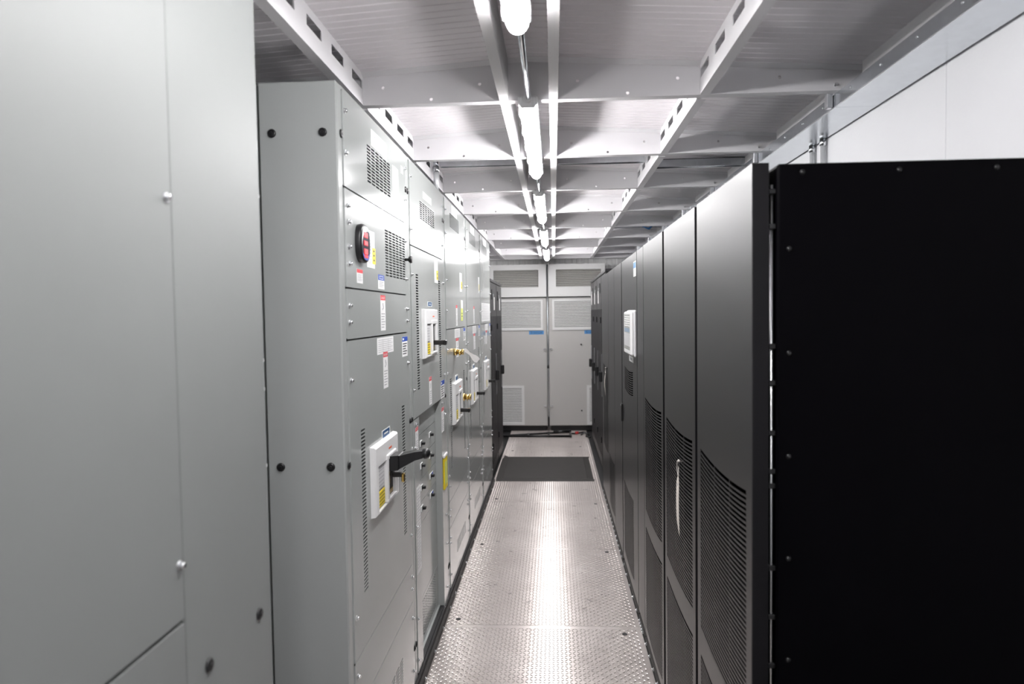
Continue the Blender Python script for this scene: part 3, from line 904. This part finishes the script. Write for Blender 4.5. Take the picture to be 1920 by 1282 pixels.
sticker(pA, XF + .003, 5.72, 6.46, 1.545, 1.70, 'grid'); sticker(pD, XF + .003, 5.90, 6.02, 1.35, 1.42, 'silver')

# --- near cabinet
t = empty('switchgear_cabinet', (-.9, .45, 0)); tag(t, 'large blurred grey cabinet filling the picture edge beside the viewer', 'switchgear')
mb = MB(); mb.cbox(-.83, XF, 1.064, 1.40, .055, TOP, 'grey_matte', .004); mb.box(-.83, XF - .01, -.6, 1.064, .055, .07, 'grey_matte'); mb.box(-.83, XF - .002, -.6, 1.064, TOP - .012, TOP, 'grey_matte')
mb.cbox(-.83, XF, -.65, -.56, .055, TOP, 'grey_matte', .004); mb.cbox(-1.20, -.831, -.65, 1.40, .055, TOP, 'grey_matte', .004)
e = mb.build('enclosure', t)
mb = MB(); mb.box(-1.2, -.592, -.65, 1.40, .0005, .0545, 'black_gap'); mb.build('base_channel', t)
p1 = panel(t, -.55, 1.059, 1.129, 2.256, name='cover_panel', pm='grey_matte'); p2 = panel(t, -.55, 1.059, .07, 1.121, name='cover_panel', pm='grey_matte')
bolts(p1, [(1.047, 1.797), (1.050, 1.218), (1.047, 2.15)]); bolts(p2, [(1.047, .9), (1.047, .3)])
plugs(e, [(1.136, 1.012), (1.34, 1.012), (1.136, .21), (1.34, .21)])
for z in (1.857, 1.52, 1.46, 1.30): put('screw', RIVET, e, (-.606, 1.4002, z), (0, 0, math.pi / 2))

# ------------------------------------------------------------------ black cabinets, far side of aisle
XD = 0.43
def arc(y, y0, y1, sag): 
    u = (y - (y0 + y1) / 2) / ((y1 - y0) / 2); return -sag * (1 - u * u)
def slat_mesh(L, sag, th, m):
    """curved louvre slat along +y, from 0 to L; tilted lip"""
    mb = MB(); N = 8; V = []; F = []
    for k in range(N + 1):
        y = L * k / N; z = arc(y, 0, L, sag)
        V += [(0.0, y, z), (0.0, y, z + th), (0.0025, y, z + th - .0008), (0.0025, y, z)]
    for k in range(N):
        for c in range(4):
            d = (c + 1) % 4; F.append((4 * k + c, 4 * k + d, 4 * k + 4 + d, 4 * k + 4 + c))
    F += [(3, 2, 1, 0), tuple(4 * N + c for c in range(4))]
    mb.add(V, F, m); return mb
PITCH_L = 0.0125
def grille_door(t, y0, y1, zb, zt, grilles, x=XD, th=.036, mname='black_powder', name='door', individual=True):
    """door slab with openings filled by curved louvre slats"""
    mb = MB(); sag = .013
    # face split in horizontal bands around openings
    V = []; F = []
    N = 8
    mb2 = MB()
    holes = [(g[0], g[1], g[2], g[3]) for g in grilles]
    mb.plate(0, x, x + .002, y0, y1, zb, zt, holes, mname)
    mb.box(x + .002, x + th, y0, y0 + .002, zb, zt, 'black_edge'); mb.box(x + .002, x + th, y1 - .002, y1, zb, zt, mname)
    mb.box(x + .002, x + th, y0, y1, zt - .002, zt, mname); mb.box(x + .002, x + th, y0, y1, zb, zb + .002, mname)
    mb.box(x + th - .003, x + th - .001, y0 + .002, y1 - .002, zb + .002, zt - .002, 'cavity_shade')  # near-black sheet standing in for the shade behind the slats
    d = mb.build(name, t)
    for g in grilles:
        ga, gb, za, zc = g[:4]; L = gb - ga
        key = 'louver_slat_%s_%.3f' % (mname, L)
        n = int(round((zc - za - sag) / PITCH_L))
        # fill the curved corner wedges at top and bottom so the opening is arched like the slats
        mb = MB()
        for kk in range(N):
            ya, yb = ga + L * kk / N, ga + L * (kk + 1) / N
            for lo in (0, 1):
                if lo == 0:   # top: solid between arc and opening top
                    q = [(ya, zc + arc(ya, ga, gb, sag)), (yb, zc + arc(yb, ga, gb, sag)), (yb, zc), (ya, zc)]
                else:         # bottom: solid between opening bottom and arc
                    q = [(ya, za), (yb, za), (yb, za + sag + arc(yb, ga, gb, sag)), (ya, za + sag + arc(ya, ga, gb, sag))]
                for xx, rv in ((x, True), (x + .002, False)):
                    p = [(xx, a_, b_) for a_, b_ in q]
                    if rv: p.reverse()
                    mb.add(p, [(0, 1, 2, 3)], mname)
        for f_ in (1 / 3, 2 / 3):
            yy = ga + L * f_; mb.box(x + .003, x + .010, yy - .0022, yy + .0022, za, zc, mname)
        mb.build('grille_frame', d)
        if individual:
            me = shared(key, lambda q: q.__dict__.update(slat_mesh(L, sag, .0055, mname).__dict__))
            for k in range(n):
                put('louver_slat', me, d, (x + .0004, ga, za + sag + k * PITCH_L))
        else:
            mb = MB(); src = slat_mesh(L, sag, .0055, mname)
            for k in range(n):
                mb.add([(p[0] + x + .0004, p[1] + ga, p[2] + za + sag + k * PITCH_L) for p in src.v], src.f, mname)
            o = mb.build('louver_slats', d); o['kind'] = 'stuff'
    return d
UT = 1.922
def ups(name, label, y0, y1, cat='cabinet', body_y=None, group='black cabinets lining the aisle'):
    t = empty(name, (.78, (y0 + y1) / 2, 0)); tag(t, label, cat, group)
    by0, by1 = body_y or (y0, y1)
    mb = MB(); mb.cbox(.482, 1.072, by0, by1, .040, UT, 'black_side', .004); mb.build('body', t)
    mb = MB(); mb.box(.45, 1.06, by0 + .002, by1 - .002, .0005, .0395, 'black_gap'); mb.box(.428, .45, by0 + .003, by1 - .003, .003, .02, 'rubber')
    bb = mb.build('plinth', t)
    for k in range(5):
        put('bolt', BOLT, bb, (.4275, by0 + .06 + k * (by1 - by0 - .12) / 4, .012), (0, 0, math.pi))
    return t
G = [(0.045, 0.65 - .0, 1.20), (0.045, .085, .575)]
def std_grilles(y0, y1): return [(y0 + .045, y1 - .045, .648, 1.202), (y0 + .045, y1 - .045, .075, .580)]
# first
t = ups('battery_cabinet', 'nearest black cabinet showing its wide plain side, louvered door facing the aisle', 1.535, 2.135, body_y=(1.53, 2.132))
grille_door(t, 1.537, 2.116, .05, UT + .004, std_grilles(1.537, 2.116))
mb = MB(); mb.cbox(.4835, 1.071, 1.5255, 1.5295, .045, UT - .002, 'black_side', .0015); sp = mb.build('side_panel', t)
for (x, z) in ((.532, 1.902), (.732, 1.902), (.93, 1.902), (.505, 1.74), (.505, 1.516), (.505, 1.292), (.505, 1.067), (.505, .842), (.505, .617), (.505, .392), (.505, .167)):
    put('screw', SCREW, sp, (x, 1.5255, z), (0, 0, -math.pi / 2))
mb = MB(); mb.tube([(.474, 1.545, .1), (.474, 1.545, 1.88)], .0035, 'zinc', 8)
for z in (1.865, 1.79, 1.53, 1.45, 1.34, 1.255, 1.223, 1.04, .93, .82, .5): mb.cbox(.466, .482, 1.538, 1.552, z - .006, z + .006, 'black_plastic', .002)
mb.build('hinge_rod', t)
# second, third
t = ups('battery_cabinet', 'black louvered cabinet with a long paper tag hanging on its grille', 2.136, 2.765)
grille_door(t, 2.150, 2.738, .05, UT + .003, std_grilles(2.150, 2.738))
t = ups('battery_cabinet', 'third black louvered cabinet, beyond the one with the paper tag', 2.766, 3.366)
grille_door(t, 2.780, 3.362, .05, UT + .002, std_grilles(2.780, 3.362))
def plain(name, label, y0, y1, grilles=(), ind=False, cat='cabinet'):
    t = ups(name, label, y0, y1, cat)
    d = grille_door(t, y0 + .004, y1 - .006, .05, UT, list(grilles), individual=ind)
    return t, d
t, d = plain('filler_cabinet', 'slim plain black filler panel between louvered cabinet and display cabinet', 3.367, 3.622)
t, d = plain('ups_cabinet', 'black cabinet with pale touch display and small curved vent', 3.630, 4.425, [(3.83, 4.27, 1.128, 1.285), (3.83, 4.34, .10, .562)], True)
# display
mb = MB(); mb.cbox(XD - .016, XD, 3.63, 3.99, 1.372, 1.618, 'light_grey_plastic', .008); mb.cbox(XD - .032, XD - .014, 3.645, 3.985, 1.378, 1.610, 'white_plastic', .008); ds = mb.build('touch_display', t)
mb = MB(); x = XD - .0322
mb.box(x, x + .001, 3.675, 3.955, 1.405, 1.595, 'screen_grey')
mb.box(x - .0004, x, 3.685, 3.945, 1.500, 1.522, 'screen_blue')
for k in range(5): mb.box(x - .0004, x, 3.685, 3.945, 1.532 + k * .012, 1.538 + k * .012, 'label_white')
mb.box(x - .0004, x, 3.685, 3.945, 1.425, 1.495, 'label_silver'); mb.build('screen', ds)
mb = MB(); mb.box(XD - .001, XD, 3.80, 4.0, 1.330, 1.362, 'label_white'); mb.box(XD - .0014, XD - .001, 3.85, 3.95, 1.340, 1.352, 'label_print'); mb.build('serial_label', t)
mb = MB(); mb.box(XD - .001, XD, 3.655, 3.765, 1.796, 1.876, 'label_white'); mb.box(XD - .0014, XD - .001, 3.66, 3.76, 1.84, 1.87, 'sky_blue'); mb.build('sticker', t)
mb = MB(); mb.cbox(XD - .012, XD, 4.385, 4.405, .92, 1.03, 'black_plastic', .003); mb.tube([(XD - .014, 4.395, 1.022), (XD - .001, 4.395, 1.022)], .006, 'zinc', 8); mb.build('door_handle', t)
t, d = plain('ups_cabinet', 'plain black cabinet just past the display cabinet', 4.450, 4.982)
t, d = plain('ups_cabinet', 'plain black cabinet two past the display cabinet', 4.983, 5.514, [(5.03, 5.46, .10, .50)])
t, d = plain('ups_cabinet', 'last black cabinet before the tall racks with pale hooked tag', 5.515, 6.252, [(5.60, 6.10, .45, 1.17)])

# ------------------------------------------------------------------ racks
def rack(label, y0, y1, side, top, group):
    xf = .468 if side > 0 else -.60
    xb = 1.07 if side > 0 else -1.20
    s = side
    t = empty('server_rack', ((xf + xb) / 2, (y0 + y1) / 2, 0)); tag(t, label, 'rack', group)
    def bx(mb, d0, d1, a, b, c, e, m, ch=.003): # depth measured from the front face into the rack
        x0, x1 = sorted((xf + s * d0, xf + s * d1)); mb.cbox(x0, x1, a, b, c, e, m, ch)
    mb = MB(); bx(mb, .03, abs(xb - xf), y0, y1, .045, top - .03, 'rack_black'); mb.build('body', t)
    mb = MB(); bx(mb, -.004, abs(xb - xf), y0, y1, top - .028, top, 'rack_black'); mb.build('top_cap', t)
    mb = MB(); bx(mb, .02, abs(xb - xf) - .02, y0 + .01, y1 - .01, .0005, .0445, 'black_gap'); mb.build('plinth', t)
    mb = MB(); bx(mb, 0, .028, y0 + .006, y1 - .006, .055, top - .034, 'rack_black', .006)
    for k in range(5):
        yy = y0 + .08 + k * (y1 - y0 - .16) / 4
        bx(mb, -.0035, .002, yy - .012, yy + .012, .15, top - .36, 'rack_black', .002)
    d = mb.build('door', t)
    mb = MB(); bx(mb, -.004, 0, y0 + .36, y0 + .43, top - .30, top - .17, 'paper_white', .001); mb.build('name_strip', d)
    mb = MB(); bx(mb, -.006, 0, y0 + .12, y0 + .19, top - .20, top - .10, 'black_plastic'); bx(mb, -.008, 0, y0 + .24, y0 + .28, top - .17, top - .14, 'zinc'); mb.build('latch', d)
    mb = MB(); bx(mb, -.008, 0, y0 + .5, y0 + .525, .78, 1.2, 'zinc'); bx(mb, -.035, 0, y0 + .49, y0 + .54, .93, 1.03, 'black_plastic', .006); mb.build('door_handle', d)
    mb = MB(); bx(mb, -.012, 0, y0 + .02, y0 + .06, .30, .36, 'black_plastic'); mb.build('hinge', d); mb = MB(); bx(mb, -.012, 0, y0 + .02, y0 + .06, top - .5, top - .44, 'black_plastic'); mb.build('hinge', d)
LR = ['black rack beside the last grey switchgear section', 'black rack closest to the air handlers, on the switchgear side']
for k, (a, b) in enumerate(((6.575, 7.26), (7.265, 7.95))): rack(LR[k], a, b, -1, 1.945, 'black racks')
RR = ['tall black rack next to the last louvered black cabinet', 'second tall black rack past the black cabinets', 'third tall black rack past the black cabinets', 'tall black rack closest to the air handlers, across from the switchgear']
for k in range(4): rack(RR[k], 6.29 + k * .625, 6.29 + k * .625 + .62, 1, 2.0, 'black racks')

# ------------------------------------------------------------------ air handlers at the end
def air_handler(label, x0, x1, mirror, lab):
    Y = 9.40
    t = empty('air_handler', ((x0 + x1) / 2, Y + .15, 0)); tag(t, label, 'air handler', 'air handlers at the end wall')
    # the edge next to the gap between the two units
    e0, sgn = (x1, -1) if not mirror else (x0, 1)
    def X(d): return e0 + sgn * d
    w = x1 - x0
    mb = MB(); mb.cbox(x0, x1, Y + .02, 9.735, .07, 1.815, 'ac_paint', .004); mb.build('body', t)
    mb = MB(); mb.box(x0 + .02, x1 - .02, Y + .05, 9.70, .0005, .0695, 'black_gap'); mb.build('plinth', t)
    # upper box
    a, b = sorted((X(.105), X(w - .05)))
    mb = MB(); mb.plate(1, Y - .02, Y, x0, x1, 1.828, 2.265, [(a, b, 1.958, 2.190)], 'ac_white')
    mb.box(x0, x1, Y, 9.735, 2.24, 2.265, 'ac_white'); mb.box(x0, x1, Y, 9.735, 1.828, 1.85, 'ac_white'); mb.box(x0, x0 + .02, Y, 9.735, 1.85, 2.24, 'ac_white'); mb.box(x1 - .02, x1, Y, 9.735, 1.85, 2.24, 'ac_white')
    mb.box(x0 + .02, x1 - .02, Y + .06, Y + .07, 1.85, 2.24, 'black_gap')
    ub = mb.build('plenum_box', t)
    n = 10
    me = None
    for k in range(n):
        z = 1.962 + k * .0232
        mb = MB(); mb.add([(a, Y + .035, z + .020), (b, Y + .035, z + .020), (b, Y + .002, z), (a, Y + .002, z), (a, Y + .037, z + .0185), (b, Y + .037, z + .0185), (b, Y + .004, z - .0015), (a, Y + .004, z - .0015)],
                          [(0, 3, 2, 1), (4, 5, 6, 7), (3, 7, 6, 2), (0, 1, 5, 4), (0, 4, 7, 3), (1, 2, 6, 5)], 'ac_louver'); mb.build('louver_slat', ub)
    # door
    da, db = sorted((X(.022), X(w - .03)))
    la, lb = sorted((X(.05), X(w - .07))); ga, gb = sorted((X(.315), X(w - .07))) if not mirror else (X(.505), X(w - .03))
    mb = MB()
    mb.plate(1, Y, Y + .015, da, db, .082, 1.803, [(la + .02, lb - .02, 1.395, 1.772), (ga + .04, gb - .025, .125, .590)], 'ac_paint')
    d = mb.build('door', t)
    for (p0, p1, q0, q1, nn, tp) in ((la, lb, 1.376, 1.790, 17, .028), (ga, gb, .087, .625, 21, .035)):
        mb = MB(); mb.plate(1, Y - .012, Y, p0, p1, q0, q1, [(p0 + tp, p1 - tp, q0 + tp, q1 - tp)], 'ac_white'); mb.box(p0 + .02, p1 - .02, Y + .016, Y + .019, q0 + .02, q1 - .02, 'dark_slot')
        g = mb.build('grille_frame', d)
        pz = (q1 - q0 - 2 * tp) / nn
        for k in range(nn):
            z = q0 + tp + k * pz
            aa, bb = p0 + tp, p1 - tp
            mb = MB(); mb.add([(aa, Y + .004, z + pz * .74), (bb, Y + .004, z + pz * .74), (bb, Y - .010, z + pz * .14), (aa, Y - .010, z + pz * .14), (aa, Y + .006, z + pz * .66), (bb, Y + .006, z + pz * .66), (bb, Y - .009, z), (aa, Y - .009, z)],
                              [(0, 3, 2, 1), (4, 5, 6, 7), (3, 7, 6, 2), (0, 1, 5, 4), (0, 4, 7, 3), (1, 2, 6, 5)], 'ac_white'); mb.build('louver_slat', d)
    for z in (1.116, .342):
        mb = MB(); mb.cbox(X(.028) - .020, X(.028) + .020, Y - .018, Y, z - .011, z + .011, 'chrome', .005); mb.build('hinge', d)
    for z in (1.178, .28):
        xx = X(.435) if mirror else X(.62)
        mb = MB(); mb.tube([(xx, Y, z), (xx, Y - .012, z)], .011, 'black_plastic', 10); mb.build('latch', d)
    mb = MB(); mb.box(lab - .1, lab + .1, Y - .001, Y, 1.319, 1.369, 'sky_blue')
    mb.text('S', (lab - .068, Y - .0012, 1.344), (1, 0, 0), (0, 0, 1), .034, 'navy', .0003); mb.text('CHOLAR', (lab + .016, Y - .0012, 1.340), (1, 0, 0), (0, 0, 1), .026, 'navy', .0003, -.135)
    mb.build('name_plate', d)
air_handler('grey air handler with louvers and a blue name plate, beside the switchgear racks', -.86, -.098, False, -.238)
air_handler('grey air handler whose blue name plate is half hidden by the tall racks', -.070, .69, True, .51)
mb = MB(); mb.tube([(-.084, 9.385, .07), (-.084, 9.385, 2.26)], .008, 'galvanised', 8); mb.cbox(-.094, -.074, 9.372, 9.392, .06, .20, 'black_plastic', .004); mb.tube([(-.084, 9.382, .86), (-.084, 9.382, .90)], .014, 'black_plastic', 8)
o = mb.build('drain_pipe'); tag(o, 'thin metal pipe in the gap between the two air handlers', 'pipe')

# ------------------------------------------------------------------ mat and things on the floor
mb = MB()
V = []; F = []
xs = [-.575, -.525, -.51, .30, .315, .365]; yy = [6.575, 6.64, 6.655, 7.62, 7.635, 7.70]
hz = lambda i: [.003, .010, .014, .014, .010, .003][i]
for j, y in enumerate(yy):
    for i, x in enumerate(xs):
        V.append((x + (.012 * math.sin(j * 1.7) if i in (0, 5) else 0), y, min(hz(i), hz(j)) + (.018 if (i == 0 and j == 5) else 0)))
n = 6
for j in range(5):
    for i in range(5): F.append((j * n + i, j * n + i + 1, (j + 1) * n + i + 1, (j + 1) * n + i))
nb = len(V)
V += [(x, y, .0018) for j, y in enumerate(yy) for i, x in enumerate(xs)]
for j in range(5):
    for i in range(5): F.append((nb + (j + 1) * n + i, nb + (j + 1) * n + i + 1, nb + j * n + i + 1, nb + j * n + i))
for i in range(5):
    F.append((i + 1, i, nb + i, nb + i + 1)); F.append((30 + i, 31 + i, nb + 31 + i, nb + 30 + i))
    F.append((i * n, (i + 1) * n, nb + (i + 1) * n, nb + i * n)); F.append(((i + 1) * n + 5, i * n + 5, nb + i * n + 5, nb + (i + 1) * n + 5))
mb.add(V, F, 'rubber')
o = mb.build('floor_mat'); tag(o, 'black rubber mat with sloped edges lying across the aisle floor', 'mat')

t = empty('folded_stand', (-.2, 9.08, 0)); tag(t, 'black folded stand of thin poles lying on the floor before the air handlers', 'stand')
mb = MB(); mb.tube([(-.68, 8.97, .016), (-.36, 9.06, .018), (.20, 9.22, .02)], .012, 'black_plastic', 8); mb.build('pole', t)
mb = MB(); mb.tube([(-.68, 8.95, .016), (.20, 8.92, .016)], .014, 'black_plastic', 8); mb.build('pole', t)
mb = MB(); mb.tube([(-.02, 9.16, .03), (.21, 9.21, .03)], .022, 'black_plastic', 8); mb.build('grip', t)
for x, y0_, y1_ in ((-.35, 8.92, 9.07), (-.085, 8.91, 9.16), (.20, 8.89, 9.24)):
    mb = MB(); mb.cbox(x - .012, x + .012, y0_, y1_, .0025, .034, 'black_plastic', .005); mb.build('bracket', t)
t = empty('cable', (.36, 9.1, 0)); tag(t, 'short black cable with a red cap on the floor by the racks', 'cable')
mb = MB(); mb.tube([(.22, 9.14, .012), (.27, 9.12, .014), (.33, 9.14, .02), (.38, 9.20, .02), (.42, 9.10, .02), (.40, 8.93, .012), (.45, 8.86, .012)], .010, 'black_plastic', 8); mb.build('cord', t)
mb = MB(); mb.tube([(.265, 9.12, .022), (.305, 9.128, .024)], .018, 'red_cap', 10); mb.build('cap', t)
mb = MB(); mb.tube([(.34, 9.05, .012), (.39, 9.10, .03), (.44, 9.04, .012)], .011, 'black_plastic', 8); mb.build('plug', t)

# ------------------------------------------------------------------ hanging tags
def hang_tag(label, y, z, x, L, wd, bend):
    t = empty('paper_tag', (x, y, z)); tag(t, label, 'tag')
    mb = MB(); mb.tube([(XD, y + .006, z), (x, y + .004, z + .006), (x - .004, y, z - .02), (x - .004, y, z - .06)], .0016, 'string', 6)
    mb.tube([(x, y + .004, z + .005), (x - .003, y + .03, z - .004), (x - .003, y + .032, z - .03), (x - .002, y + .02, z - .05), (x - .004, y + .006, z - .045)], .0016, 'string', 6)
    mb.ball((x - .002, y + .004, z + .004), .005, 'string', 8, 6); mb.build('string', t)
    mb = MB(); N = 8; V = []; F = []
    z0 = z - .05
    for k in range(N + 1):
        u = k / N; zz = z0 - L * u; xx = x - .006 + bend * math.sin(u * math.pi)
        ws = wd * (.45 + .55 * min(1, u * 7)); cut = .5 * max(0, u - .85) * L
        for d in (0, .0008): V += [(xx + d, y - ws / 2, zz - cut * 2), (xx + d, y + ws / 2, zz + cut)]
    for k in range(N):
        o = 4 * k
        F += [(o, o + 1, o + 5, o + 4), (o + 3, o + 2, o + 6, o + 7), (o + 2, o, o + 4, o + 6), (o + 1, o + 3, o + 7, o + 5)]
    F += [(1, 0, 2, 3), (4 * N, 4 * N + 1, 4 * N + 3, 4 * N + 2)]
    mb.add(V, F, 'paper')
    mb.box(x - .0075, x - .0068, y - .003, y + .003, z0 - .03, z0 - .022, 'label_print'); mb.build('card', t)
hang_tag('long cream paper tag on a string, on the black louvered grille', 2.36, 1.098, XD - .010, .17, .046, -.002)
hang_tag('small pale hooked tag on the last black cabinet before the racks', 5.66, 1.155, XD - .012, .15, .05, -.006)
t = empty('key_tag', (-.545, 4.165, 1.385)); tag(t, 'white rounded tag dangling from the upper brass lock', 'tag')
mb = MB()
c0 = Vector((-.542, 1.397)); d = Vector((.082, -.072)); nrm = Vector((-d.y, d.x)).normalized()
out = []
for u, h in ((0, .005), (.08, .010), (.2, .010), (.38, .007), (.55, .011), (.72, .018), (.88, .020), (1.0, .014)):
    out.append((c0 + d * u + nrm * h, c0 + d * u - nrm * h))
pts = [p[0] for p in out] + [p[1] for p in reversed(out)]
mb.prism([(p.x, p.y) for p in pts], 1, 4.166, 4.1672, 'paper_white'); mb.build('card', t)
mb = MB(); mb.tube([(-.549, 4.146, 1.388), (-.545, 4.156, 1.398), (-.538, 4.170, 1.396), (-.534, 4.172, 1.390)], .0022, 'zinc', 6); mb.build('ring', t)

# ------------------------------------------------------------------ galvanised services near the roof
DSEG = [(-2.3, -.02), (-.016, 2.407), (2.411, 4.86), (4.864, 7.3), (7.304, 9.7)]
DL = ['galvanised duct behind the viewpoint along the white wall', 'galvanised duct length above the wide black cabinet side, running out of the picture', 'galvanised duct length above the paper-tagged cabinet, past the joint',
      'galvanised duct length hidden mostly behind the display cabinet', 'galvanised duct length above the tall racks']
for (a, b), l in zip(DSEG, DL):
    t = empty('cable_duct', (1.015, (a + b) / 2, 2.283)); tag(t, l, 'duct', 'galvanised duct along the white wall')
    mb = MB(); mb.cbox(.946, 1.082, a, b, 2.283, 2.329, 'galvanised', .0015); mb.build('trough', t)
    mb = MB(); mb.box(.9435, .9465, a, b, 2.2815, 2.2845, 'zinc'); mb.build('lip', t)
    y = a + .1
    while y < b - .05:
        put('screw', TINY, t, (.946, y, 2.309), (0, 0, math.pi)); y += .2
for i, yb in enumerate(BEAMS):
    if yb < 2 or yb > 8: continue
    t = empty('duct_hanger', (.94, yb + .04, 2.333)); tag(t, 'small galvanised clamp fixing the duct to the %s roof beam counted from the viewer' % ['first', 'second', 'third', 'fourth', 'fifth', 'sixth', 'seventh', 'eighth'][i - 5], 'bracket', 'duct clamps under the roof beams')
    mb = MB(); mb.cbox(.925, .9445, yb + .040, yb + .065, 2.285, 2.36, 'zinc', .002); mb.build('clamp', t)
    mb = MB(); mb.tube([(.935, yb - .012, 2.348), (.935, yb + .05, 2.348)], .005, 'zinc', 8); mb.build('bolt', t)
def strut(label, x0, x1, y):
    zt = min(roof(x0), roof(x1)) - .001
    mb = MB()
    mb.box(x0, x1, y, y + .003, zt - .041, zt, 'galvanised'); mb.box(x0, x1, y + .038, y + .041, zt - .041, zt, 'galvanised'); mb.box(x0, x1, y, y + .041, zt - .003, zt, 'galvanised')
    mb.box(x0, x1, y + .003, y + .012, zt - .041, zt - .038, 'galvanised'); mb.box(x0, x1, y + .029, y + .038, zt - .041, zt - .038, 'galvanised')
    o = mb.build('strut_channel'); tag(o, label, 'strut', 'galvanised struts under the roof')
strut('galvanised strut crossing the ceiling just past the second beam, over the switchgear', -.60, -.185, 3.70)
strut('galvanised strut past the second beam, between light rail and slotted channel', .03, .485, 3.70)
strut('galvanised strut past the second beam, running towards the white wall', .53, 1.0, 3.70)
strut('galvanised strut with blue tie, far along the roof towards the white wall', .53, 1.0, 6.30)
mb = MB(); mb.tube([(.80, 6.29, 2.37), (.85, 6.28, 2.35), (.90, 6.29, 2.385), (.86, 6.30, 2.345), (.82, 6.28, 2.36)], .006, 'cable_blue', 6)
o = mb.build('cable_tie'); tag(o, 'blue cable tie wrapped on a far roof strut', 'cable tie')
mb = MB(); mb.tube([(-.622, 3.72, 2.27), (-.622, 3.72, 2.37)], .0135, 'conduit_metal', 12); mb.tube([(-.622, 3.72, 2.37), (-.622, 3.72, 2.40)], .018, 'zinc', 8); mb.tube([(-.622, 3.72, 2.40), (-.622, 3.72, 2.434)], .0135, 'galvanised', 12)
o = mb.build('riser_conduit'); tag(o, 'short vertical conduit rising from the switchgear top to the roof', 'conduit')
for y, l in ((2.97, 'galvanised wall conduit behind the black cabinet, second from the wall seam'), (2.855, 'galvanised wall conduit behind the black cabinet, nearer the wall seam')):
    mb = MB(); mb.tube([(1.076, y, .02), (1.076, y, 2.262)], .0105, 'conduit_metal', 12); mb.tube([(1.076, y, 2.258), (1.076, y, 2.2825)], .0135, 'zinc', 8)
    o = mb.build('wall_conduit'); tag(o, l, 'conduit', 'conduits on the white wall')
for y, l in ((3.95, 'white pipe stub on top of the display cabinet, nearer the paper tag'), (4.15, 'white pipe stub on top of the display cabinet, farther along')):
    mb = MB(); mb.tube([(.60, y, UT + .0005), (.60, y, UT + .07)], .02, 'white_plastic', 12); mb.tube([(.60, y, UT + .07), (.60, y, UT + .085)], .024, 'white_plastic', 12)
    o = mb.build('pipe_stub'); tag(o, l, 'pipe', 'white pipe stubs')
